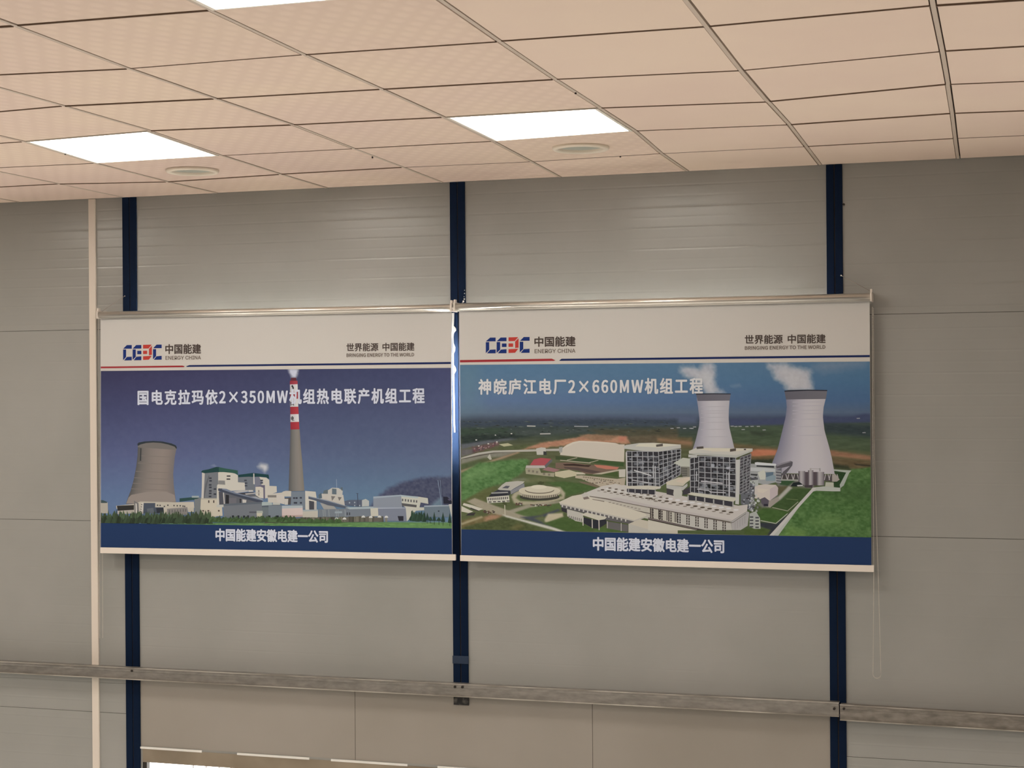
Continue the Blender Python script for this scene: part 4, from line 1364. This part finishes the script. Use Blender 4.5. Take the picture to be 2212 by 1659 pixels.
# steam towers
p.profile('p', '1504.8,851 1505.2,862 1508,880 1511,905 1510,920 1503,950 1495,975', '1578.3,850 1576,864 1574.5,885 1574,905 1576,925 1582,950 1588,975',
          [(140, 136, 144), (168, 162, 164), (181, 175, 174), (184, 177, 175), (176, 169, 168), (168, 162, 162)])
for y in (878, 887, 892, 901, 912, 927, 943):
    p.poly('p', (168, 162, 163), [(1514, y), (1573, y - .5), (1573, y + .9), (1514, y + 1.4)])
p.poly('p', (97, 93, 98), '1503.7,851.8 1578.5,850.6 1576,865.4 1507,866.2', (108, 104, 108))
p.poly('p', (52, 54, 60), '1503.4,850.2 1540,849.4 1578.8,850 1578.6,852 1540,851.8 1503.6,852.6')
p.profile('p', '1694.5,845 1698,863 1699.5,880 1697,901 1690,930 1680,970 1668,1000 1662,1022', '1786.8,843.5 1783.5,862 1779,880 1777.5,900 1781,930 1791,965 1797,990 1803,1024',
          [(120, 118, 130), (148, 142, 148), (172, 165, 167), (183, 175, 174), (186, 178, 175), (182, 174, 171), (172, 164, 164)], 26)
for y in (868, 876, 886, 893, 905, 921, 940):
    p.poly('p', (172, 165, 167), [(1712, y), (1776, y - .6), (1776, y + .9), (1712, y + 1.5)])
p.poly('p', (97, 93, 98), '1694.6,844.2 1787,843 1784,861.8 1698,863', (110, 106, 108))
p.poly('p', (48, 50, 56), '1694.2,844 1704,842.6 1745,841.6 1787.2,842.4 1786.8,844.8 1745,844 1694.8,846.4')
# foot of the big tower
p.poly('g', (72, 66, 64), '690,500 960,510 1000,560 1000,610 690,600')
p.poly('g', (78, 72, 70), '1420,530 1600,510 1680,600 1600,640 1420,620')
for k, x in enumerate((720, 770, 820, 870, 920, 965, 1450, 1490, 1530, 1570, 1610, 1645)):
    p.bar('g', (168, 160, 156), x, 510, x + (28 if k % 2 else -22), 608, 14)
p.poly('g', (160, 158, 146), '680,595 990,600 990,622 680,615')
p.poly('g', (158, 148, 138), '1560,520 1610,500 1690,600 1640,635 1560,635')
# storage tanks
for x0, x1, y0, y1 in ((985, 1100, 455, 690), (1150, 1240, 440, 720), (1290, 1425, 470, 700)):
    k = (x1 - x0) / 6
    for j, c in enumerate(((92, 84, 86), (150, 142, 140), (168, 160, 156), (158, 150, 148), (140, 132, 130), (112, 104, 106))):
        p.poly('g', c, [(x0 + j * k, y0), (x0 + (j + 1) * k, y0), (x0 + (j + 1) * k, y1), (x0 + j * k, y1)])
for x0 in (1100, 1240):
    p.poly('g', (84, 74, 76), [(x0, 470), (x0 + 50, 470), (x0 + 50, 700), (x0, 700)])
p.bar('g', (160, 154, 150), 1190, 415, 1350, 418, 10); p.bar('g', (160, 154, 150), 1190, 405, 1195, 450, 30); p.bar('g', (150, 144, 142), 1350, 405, 1352, 460, 24)
p.poly('g', (36, 40, 40), '900,650 1000,640 1080,700 960,720 850,715')
p.poly('g', (70, 62, 64), '1080,700 1230,690 1220,740 1100,735')
p.poly('g', (196, 190, 182), '960,695 1060,688 1060,708 970,714')
p.poly('g', (172, 170, 152), '1450,645 1585,650 1590,745 1440,720')
p.poly('g', (170, 170, 158), '1230,735 1420,715 1700,740 1700,800 1560,800 1290,790 1180,820 640,1560 490,1565 900,1130')
p.poly('g', (184, 178, 168), '1230,740 1290,745 560,1565 490,1565')
p.poly('g', (160, 164, 150), '1590,425 1890,445 1850,490 1760,700 1700,745 1690,690 1800,480 1590,450')
p.bar('g', (150, 148, 124), 540, 1075, 800, 1135, 12); p.bar('g', (150, 148, 124), 800, 1135, 980, 980, 12)
p.bar('g', (166, 166, 146), 340, 1300, 600, 1350, 14); p.bar('g', (166, 166, 146), 600, 1350, 800, 1180, 14)
p.bar('g', (110, 118, 80), 780, 930, 980, 945, 8)
# precipitators, duct and pipework between boiler and tower
p.poly('g', (150, 150, 146), '0,330 250,330 600,360 620,640 420,690 200,640 100,480 0,480')
p.poly('g', (196, 194, 188), '240,310 280,302 600,330 612,365 250,350')
p.poly('g', (52, 54, 56), '270,355 570,368 570,400 270,380')
p.poly('g', (178, 178, 172), '60,390 420,400 590,420 590,470 120,450')
p.poly('g', (186, 184, 168), '290,480 400,430 430,510 420,600 330,600')
p.poly('g', (92, 108, 118), '425,480 560,470 556,520 430,560')
p.poly('g', (128, 142, 146), '430,560 556,520 600,540 590,620 430,625')
p.poly('g', (66, 66, 66), '170,500 290,505 280,540 170,525')
p.poly('g', (84, 84, 86), '160,560 290,565 300,620 190,640')
p.poly('g', (100, 98, 100), '600,440 700,400 690,660 610,660')
for y in (450, 500, 550, 600, 640):
    p.bar('g', (168, 166, 160), 600, y, 690, y + 8, 14)
p.poly('g', (88, 84, 86), '600,360 700,320 850,280 890,300 880,360 760,520 700,530 720,470 840,370 700,400 610,410')
p.poly('g', (130, 124, 126), '610,350 830,285 870,295 700,345 620,375')
p.poly('g', (190, 178, 164), '200,700 420,680 600,690 640,740 630,860 500,960 240,920')
p.poly('g', (180, 165, 160), '500,760 600,700 640,740 630,860 500,960')
p.poly('g', (196, 184, 166), '280,750 480,770 380,830 290,810')
p.poly('g', (166, 168, 158), '130,620 300,600 300,700 150,760')
p.poly('g', (86, 80, 86), '340,930 410,900 500,970 470,1060 390,1050 350,1000')
p.poly('g', (150, 140, 128), '480,970 640,890 660,950 500,1080 470,1060')
p.dots('g', (48, 46, 52), '430,1035', 70, 40)
# tangled steelwork beside the front boiler
q = random.Random(8)
p.poly('g', (98, 98, 100), '20,200 160,220 150,640 240,700 230,1100 170,1140 0,1010 0,240')
for k in range(90):
    x, y = q.uniform(0, 230), q.uniform(520, 1120)
    g_ = q.choice((52, 66, 84, 130, 150, 168))
    s_ = q.uniform(14, 44)
    p.poly('g', (g_, g_ * .99, g_ * 1.0), [(x, y), (x + s_, y - q.uniform(0, 12)), (x + s_ * .8, y + q.uniform(10, 24)), (x + 4, y + q.uniform(8, 20))])
for k in range(22):
    x, y = q.uniform(130, 300), q.uniform(850, 1120)
    g_ = q.choice((84, 110, 150, 168, 176))
    p.poly('g', (g_, g_, g_ * .94), [(x, y), (x + 30, y - 6), (x + 34, y + 30), (x + 4, y + 36)])
p.poly('g', (162, 162, 152), '150,1180 260,1140 330,1260 340,1440 230,1440 150,1400')
for k in range(4):
    p.dots('g', (74, 74, 74), f'{185 + 0},{1240 + k * 55} {280},{1250 + k * 55}', 60, 26)
# white dome, bridge, gate tower
p.poly('b', (188, 176, 158), '100,430 105,360 150,280 240,210 380,150 520,122 900,135 1300,170 1380,200 1500,200 1490,580 1150,555 880,520 470,470')
p.poly('b', (196, 184, 164), '150,290 250,215 390,155 520,128 900,142 1280,178 1300,196 900,165 540,150 380,190 260,250')
p.poly('7', (166, 160, 146), '75,408 240,360 390,338 830,325 830,346 400,356 260,378 75,422')
p.poly('7', (90, 84, 74), '75,420 260,378 400,358 640,350 400,366 260,392 110,420')
p.poly('7', (172, 166, 150), '335,405 360,370 380,425 360,430')
p.poly('7', (166, 160, 148), '915,322 1060,318 1062,342 920,342')
p.poly('7', (150, 146, 138), '1048,305 1085,300 1080,355 1052,360')
p.poly('7', (178, 172, 158), '820,318 870,306 915,310 922,380 828,380')
p.poly('7', (60, 58, 58), '893,345 922,348 925,382 893,382')
p.dots('7', (196, 190, 178), '225,232 418,184 575,170 345,270 250,292 430,252', 16, 10)
p.bar('7', (186, 180, 168), 730, 93, 815, 95, 9); p.bar('7', (178, 174, 164), 860, 172, 965, 170, 9); p.bar('7', (150, 150, 148), 1200, 96, 1340, 98, 8)
p.poly('7', (168, 162, 128), '450,275 540,264 592,285 500,298')
q = random.Random(17)
for k in range(26):
    x, y = q.uniform(185, 430), 0
    y = 345 - (x - 185) * .33 + q.uniform(-26, 14)
    p.poly('7', q.choice(((116, 74, 74), (92, 70, 72), (138, 112, 108), (80, 72, 74))), [(x, y), (x + 16, y - 6), (x + 18, y + 6), (x + 2, y + 12)])
for k in range(150):
    x, y = q.uniform(80, 2200), q.uniform(40, 210)
    w_ = q.uniform(10, 70)
    g_ = q.choice((42, 50, 58, 70, 84))
    if y > 150 and x > 650:
        continue
    p.poly('7', (g_, g_ * 1.08, g_ * 1.0), [(x, y), (x + w_ * .4, y - q.uniform(2, 7)), (x + w_, y + 1), (x + w_ * .5, y + q.uniform(2, 6))])
for x, y in ((140, 1352), (200, 1345), (260, 1352), (320, 1350), (355, 1338), (330, 1352), (715, 1330), (750, 1334), (790, 1332), (855, 1334), (905, 1332), (965, 1332), (820, 1362), (1020, 1366), (1975, 1392), (1920, 1255)):
    p.poly('6', (152, 150, 148), [(x - 17, y - 3), (x + 13, y - 5), (x + 18, y + 3), (x - 13, y + 4)])
# red roofed building and pale roofs
p.poly('7', (150, 142, 118), '712,515 850,510 870,560 1005,560 1000,600 720,570')
p.poly('7', (158, 76, 79), '760,482 800,425 868,410 972,420 905,487')
p.poly('7', (172, 162, 152), '722,486 908,486 915,512 716,512')
p.poly('7', (96, 92, 92), '905,487 972,422 985,440 915,512')
p.poly('7', (142, 104, 102), '880,530 940,500 1062,530 1000,552')
p.dots('7', (120, 112, 96), '750,540 790,545 830,552 900,570 950,578', 22, 22)
p.poly('7', (180, 170, 140), '1008,552 1150,530 1222,552 1222,588 1100,612 1010,592')
p.poly('7', (182, 172, 150), '1222,550 1315,560 1310,575 1220,575')
p.poly('b', (112, 92, 78), '0,600 300,590 800,650 1380,690 1340,760 900,850 650,840 500,770 0,720')
p.poly('b', (176, 112, 92), '830,640 1100,660 1380,700 1330,745 1100,740 900,700')
p.poly('b', (58, 46, 40), '160,630 400,620 640,650 780,650 720,690 380,665 200,660')
p.poly('b', (84, 70, 64), '180,690 460,700 800,760 1000,800 800,830 500,770 200,720')
p.poly('b', (66, 76, 50), '0,450 430,490 240,540 0,530')
p.poly('b', (62, 76, 50), '330,545 500,490 890,540 740,590 560,580')
p.poly('b', (62, 80, 48), '800,600 980,545 1480,600 1480,680 1100,640')
p.bar('b', (166, 156, 134), 100, 545, 760, 605, 16); p.bar('b', (166, 156, 134), 250, 540, 470, 490, 12); p.bar('b', (166, 156, 134), 740, 595, 930, 545, 12)
p.poly('b', (70, 84, 48), '1000,850 1340,790 1370,900 1290,905')
p.poly('b', (168, 154, 132), '430,880 560,870 1340,950 1520,920 1490,1170 1180,1110 960,1120 560,950 430,930')
p.poly('b', (170, 158, 136), '800,850 1220,770 1400,740 1380,775 1000,850')
p.poly('b', (112, 98, 80), '500,1000 800,1040 960,1110 900,1140 560,1040')
for k in range(26):
    x = 620 + k * 30; y = 965 + k * 2.2 + q.uniform(-20, 60)
    p.poly('b', q.choice(((110, 94, 78), (126, 104, 88), (60, 52, 48), (176, 166, 148))), [(x, y), (x + 26, y + 2), (x + 24, y + 18), (x - 2, y + 14)])
for k in range(14):
    x = 600 + k * 48; y = 900 + k * 6
    p.poly('b', (110, 96, 78), [(x, y), (x + 34, y + 4), (x + 30, y + 22), (x - 4, y + 16)])
p.poly('b', (184, 176, 160), '1375,745 1520,740 1515,910 1380,915')
# curved office and round hall
p.poly('7', (170, 164, 150), '438,722 480,680 520,652 640,640 706,645 690,665 600,715 565,738 470,735')
p.poly('7', (84, 84, 88), '480,712 520,688 560,690 540,715')
p.poly('7', (96, 98, 104), '565,738 600,715 700,662 708,702 640,740 572,775')
for k in range(3):
    p.bar('7', (160, 156, 150), 568, 745 + k * 11, 704, 670 + k * 12, 4)
p.poly('7', (56, 56, 62), '440,730 560,735 565,770 540,790 540,760 370,765')
p.poly('7', (150, 146, 138), '375,755 540,748 542,760 375,768')
p.poly('7', (48, 48, 52), '372,768 538,760 538,786 348,798')
p.poly('7', (188, 182, 164), '328,802 550,784 558,850 336,862')
p.dots('7', (62, 60, 60), ' '.join(f'{345 + k * 19},{823 - k * 1.4}' for k in range(11)), 9, 24)
p.dots('7', (66, 62, 60), ' '.join(f'{362 + k * 45},{850 - k * 2.5}' for k in range(5)), 30, 10)
p.ell('7', (62, 60, 52), 855, 800, 200, 36)
p.poly('7', (162, 152, 130), '648,745 1062,740 1062,770 1020,795 950,808 855,815 760,810 690,795 652,775')
p.dots('7', (92, 82, 72), ' '.join(f'{690 + k * 19},{789 + 8 * math.sin(k / 17 * 3.14):.0f}' for k in range(19)), 8, 26)
p.ell('7', (188, 177, 152), 855, 738, 207, 50, 32)
p.ell('7', (112, 102, 86), 855, 732, 146, 36, 28)
p.ell('7', (190, 180, 156), 855, 722, 144, 36, 28)
p.ell('7', (200, 190, 166), 848, 700, 80, 20, 24)
p.dots('7', (70, 74, 48), '865,655 885,660 850,664 870,670 500,860 515,872', 26, 20)
q = random.Random(19)
for k in range(14):
    p.dots('7', q.choice(((64, 60, 54), (180, 174, 160), (96, 66, 58))), f'{620 + q.uniform(0, 60):.0f},{868 + q.uniform(-10, 12):.0f} {770 + k * 15},{884 + q.uniform(-8, 6):.0f}', 16, 10)
p.bar('7', (180, 172, 150), 508, 880, 512, 985, 8)
# sheds lower left
p.poly('7', (188, 180, 160), '78,890 170,935 195,945 150,960 78,945')
p.poly('7', (188, 180, 162), '100,860 180,880 295,920 250,935 160,905 90,880')
p.poly('7', (58, 54, 52), '150,960 220,955 200,985 120,985')
p.poly('7', (64, 60, 56), '170,905 250,935 245,942 160,918')
for k in range(18):
    p.dots('7', q.choice(((90, 66, 56), (70, 60, 54), (150, 140, 124))), f'{300 + q.uniform(0, 110):.0f},{945 + q.uniform(-12, 20):.0f}', 18, 10)
# turbine hall
p.poly('e', (184, 175, 164), '-980,1060 -850,880 -440,830 100,940 1660,1210 1830,1190 1820,1310 1520,1500 0,1240')
p.poly('p', (184, 176, 164), '1250,1070 1301,1050 1330,1045 1420,1068 1420,1100 1273,1073')
p.poly('e', (176, 166, 158), '-560,1060 0,1190 1540,1470 1520,1500 0,1240 -900,1085')
p.poly('e', (176, 170, 158), '0,1240 1520,1505 1540,1660 1060,1660 0,1430')
p.poly('7', (176, 168, 152), '1350,795 2230,960 2230,1085 1900,1010 1900,970 1340,850')
p.poly('e', (162, 156, 150), '1525,1500 1820,1315 1860,1330 1830,1580 1700,1660 1540,1660')
p.poly('e', (92, 82, 74), '0,1232 1500,1505 1520,1520 1560,1515 1800,1350 1800,1360 1560,1525 1520,1532 0,1246')
for k in range(9):
    x = 38 + k * 166; y = 1262 + k * 30
    for d in (0, 40):
        p.poly('e', (66, 58, 54), [(x + d, y + d * .18), (x + 22 + d, y + 4 + d * .18), (x + 22 + d, y + 180 + d * .18), (x + d, y + 176 + d * .18)])
        for m_ in range(3):
            p.dots('e', (176, 170, 158), f'{x + d + 11},{y + 42 + m_ * 48 + d * .18}', 24, 8)
for k in range(5):
    x = 1590 + k * 45; y = 1520 - k * 28
    p.poly('e', (150, 144, 140), [(x, y), (x + 16, y - 10), (x + 16, y + 130), (x, y + 140)])
# windows of the hall towards the left (same façade seen further off)
p.poly('7', (90, 82, 74), '1345,840 1640,895 1960,962 1960,970 1640,905 1345,850')
for k in range(4):
    x = 1955 + k * 82; y = 905 + k * 15
    for d in (0, 18):
        p.poly('7', (70, 62, 58), [(x + d, y), (x + 9 + d, y + 2), (x + 9 + d, y + 100), (x + d, y + 98)])
p.poly('e', (62, 52, 52), '0,1425 200,1470 1060,1660 900,1660 0,1465')
p.poly('e', (120, 108, 102), '0,1432 900,1640 900,1652 0,1450')
# roof lights on the hall
for k in range(11):
    p.ell('e', (78, 68, 56), 210 + k * 131.5 if k else 40, 1106 + k * 22.8 if k else 1076, 46, 15, 10)
    p.ell('e', (200, 194, 186), 275 + k * 134 if k else 120, 1064 + k * 22.4 if k else 1030, 50, 17, 10)
    p.ell('e', (122, 112, 100), 145 + k * 133, 1130 + k * 23.5, 40, 9, 10)
for k in range(10):
    p.ell('b', (78, 68, 56), 1020 + k * 138, 1188 + k * 26, 44, 15, 10)
    p.ell('b', (196, 190, 180), 1120 + k * 138, 1165 + k * 24, 40, 14, 10)
    p.ell('b', (86, 76, 66), 1180 + k * 138, 1148 + k * 25, 38, 13, 10)
    p.ell('b', (130, 120, 108), 940 + k * 136, 1210 + k * 24, 40, 9, 10)
p.bar('e', (140, 130, 120), 60, 1110, 270, 1025, 9)
# office wing in front
p.poly('7', (190, 180, 160), '1048,850 1180,790 1290,770 1360,800 1900,960 1925,985 1800,1040 1060,872')
p.poly('7', (174, 166, 152), '1060,862 1800,1030 1925,985 1925,1000 1800,1045 1060,880')
p.poly('7', (92, 88, 86), '1062,876 1800,1044 1740,1066 1520,1030 1300,960 1072,905')
p.dots('7', (180, 174, 162), ' '.join(f'{1082 + k * 42},{890 + k * 9.6:.0f}' for k in range(16)), 14, 20)
p.poly('7', (52, 50, 52), '1072,905 1128,922 1130,960 1076,940')
p.poly('7', (176, 170, 156), '1128,920 1290,962 1285,1052 1215,1040 1130,990')
p.dots('7', (110, 104, 98), ' '.join(f'{1150 + k * 20},{1000 + k * 5}' for k in range(7)), 9, 30)
p.poly('7', (46, 46, 50), '1290,1000 1400,1030 1510,1015 1525,1060 1440,1115 1390,1112 1290,1060')
p.poly('7', (96, 92, 88), '1520,1042 1735,1078 1735,1148 1525,1112')
p.poly('7', (188, 180, 160), '1268,976 1320,954 1525,1000 1505,1022 1440,1032')
p.bar('7', (180, 172, 158), 1288, 1000, 1288, 1085, 10); p.bar('7', (180, 172, 158), 1378, 1020, 1380, 1110, 10); p.bar('7', (180, 172, 158), 1446, 1025, 1448, 1130, 10)
p.bar('7', (170, 164, 152), 1530, 1040, 1530, 1110, 8); p.bar('7', (170, 164, 152), 1668, 1060, 1668, 1140, 8)
p.poly('7', (182, 172, 152), '1740,1068 1850,1022 2230,1095 2230,1175 1960,1158 1740,1110')
p.poly('7', (172, 166, 152), '1740,1066 1960,1128 1955,1165 1740,1165')
p.poly('e', (186, 178, 160), '0,1470 400,1560 900,1665 0,1665')
p.poly('b', (120, 106, 96), '590,1350 700,1330 740,1380 620,1400')
p.poly('b', (180, 172, 158), '560,1300 640,1240 720,1290 690,1330 600,1355')
p.poly('b', (100, 90, 80), '740,1320 1100,1370 1500,1460 2212,1600 2212,1615 1500,1475 1080,1390 740,1335')
p.poly('b', (120, 110, 98), '800,1385 1060,1430 1060,1450 800,1400')
for k in range(9):
    p.dots('b', (128, 118, 106), f'{1180 + k * 80},{1460 + k * 18}', 50, 16)
# boilers: open steel frames
FR, DK, DK2 = (150, 148, 146), (54, 52, 54), (70, 68, 70)


def frame(code, quad, nx_, ny_, seed, w=15, dark=DK, fr=FR):
    q_ = random.Random(seed)
    a, b_, c, d = [np.array(v, float) for v in quad]
    p.poly(code, dark, [tuple(v) for v in (a, b_, c, d)])
    def at_(u, v):
        return (1 - u) * (1 - v) * a + u * (1 - v) * b_ + u * v * c + (1 - u) * v * d
    for k in range(nx_ * ny_ * 3):
        u, v = q_.random(), q_.random()
        g_ = q_.choice((36, 44, 74, 96, 118))
        s_ = at_(u, v); e_ = at_(min(1, u + q_.uniform(.04, .16)), v); f_ = at_(u, min(1, v + q_.uniform(.02, .09)))
        p.poly(code, (g_, g_, g_ * 1.02), [tuple(s_), tuple(e_), tuple(e_ + f_ - s_), tuple(f_)])
    for k in range(ny_ + 1):
        s_, e_ = at_(0, k / ny_), at_(1, k / ny_)
        p.bar(code, fr, *s_, *e_, w)
    for k in range(nx_ + 1):
        s_, e_ = at_(k / nx_, 0), at_(k / nx_, 1)
        p.bar(code, fr, *s_, *e_, w)


# rear boiler
frame('e', [(-395, 210), (190, 215), (215, 900), (-395, 880)], 6, 7, 1)
frame('e', [(190, 215), (600, 170), (590, 640), (215, 860)], 5, 8, 2, 13)
p.bar('e', (188, 180, 172), -400, 230, -380, 960, 26)
p.bar('e', (182, 178, 172), -260, 560, 60, 660, 22); p.bar('e', (178, 174, 170), -300, 740, 90, 800, 14)
p.bar('e', (176, 174, 170), 90, 470, 95, 700, 14); p.bar('e', (176, 174, 170), 130, 480, 140, 850, 16)
p.poly('e', (186, 178, 160), '-420,850 0,840 235,860 230,890 120,920 -380,895')
p.poly('e', (58, 56, 60), '-390,900 120,922 120,1010 -390,960')
for x in (-360, -240, -120, 0, 130):
    p.bar('e', (150, 146, 142), x, 900, x, 1000, 16)
p.poly('e', (176, 172, 160), '-455,115 -400,95 -160,60 100,55 600,88 605,150 400,185 190,218 -100,205 -440,165')
p.poly('e', (196, 188, 166), '-160,68 100,60 600,92 560,100 200,140 -240,120')
p.poly('e', (86, 80, 72), '145,90 270,70 272,118 150,130')
# links between the boilers
p.poly('e', (176, 174, 158), '470,425 640,330 770,345 820,400 820,500 600,490')
p.poly('e', (120, 116, 104), '600,490 830,500 830,680 640,690 600,600')
for k in range(5):
    p.bar('e', (62, 60, 56), 600, 520 + k * 36, 720, 530 + k * 30, 12)
p.poly('e', (186, 176, 154), '330,780 560,690 830,680 800,720 700,790 640,850 340,830')
p.poly('e', (194, 178, 156), '500,760 700,690 830,685 640,800')
p.poly('e', (170, 166, 156), '335,830 640,860 720,800 725,850 640,930 480,925 340,890')
p.poly('e', (64, 60, 62), '640,930 790,850 800,990 640,1010')
p.poly('e', (66, 62, 62), '340,890 470,920 470,1030 340,1000')
p.poly('e', (178, 174, 160), '475,905 600,885 630,960 620,1060 500,1075 460,1000')
# front boiler
frame('e', [(770, 340), (930, 300), (930, 985), (780, 970)], 2, 6, 5, 14)
frame('e', [(930, 300), (1610, 320), (1610, 1060), (930, 985)], 6, 7, 3, 15)
frame('e', [(1690, 330), (1890, 260), (1860, 900), (1680, 1000)], 3, 12, 4, 12, (78, 74, 76), (136, 134, 132))
p.bar('e', (178, 174, 170), 970, 760, 1370, 800, 24)
p.bar('e', (178, 174, 172), 900, 905, 1120, 935, 16); p.bar('e', (178, 174, 172), 1120, 935, 1150, 965, 16); p.bar('e', (178, 174, 172), 1150, 960, 1430, 975, 16)
p.bar('e', (178, 174, 172), 1485, 600, 1490, 1040, 20); p.bar('e', (172, 168, 166), 1445, 590, 1445, 880, 14); p.bar('e', (178, 174, 170), 890, 580, 890, 760, 16)
p.poly('e', (160, 158, 160), '1430,500 1520,490 1500,545 1440,540')
p.poly('e', (150, 150, 152), '1165,440 1220,450 1220,510 1165,505')
p.poly('e', (182, 178, 168), '1610,370 1690,360 1670,1190 1600,1180 1620,800')
p.poly('e', (58, 56, 60), '730,1020 1560,1130 1560,1230 900,1120 730,1110')
p.poly('e', (186, 180, 160), '720,1000 800,965 950,985 1610,1065 1615,1100 1570,1140 860,1030')
for x, y in ((735, 1020), (880, 1045), (1040, 1065), (1205, 1095), (1385, 1120), (1560, 1140)):
    p.bar('e', (160, 156, 148), x, y, x, y + 100, 24)
p.poly('e', (184, 178, 164), '750,205 880,150 1080,145 1920,160 1920,210 1620,330 1100,285 900,280 750,255')
p.poly('e', (196, 186, 164), '900,165 1080,150 1900,168 1850,185 1600,215 1200,215')
p.poly('e', (170, 168, 156), '750,255 900,240 1620,285 1920,190 1920,212 1620,332 1100,288')
p.poly('e', (176, 172, 162), '740,270 900,280 900,330 740,320')
p.poly('e', (80, 74, 68), '890,130 1015,120 1020,160 895,170'); p.poly('e', (80, 72, 64), '1505,170 1615,155 1615,205 1505,220'); p.dots('e', (80, 72, 64), '1780,178', 40, 26)
p.build('printed_photograph', fab2)
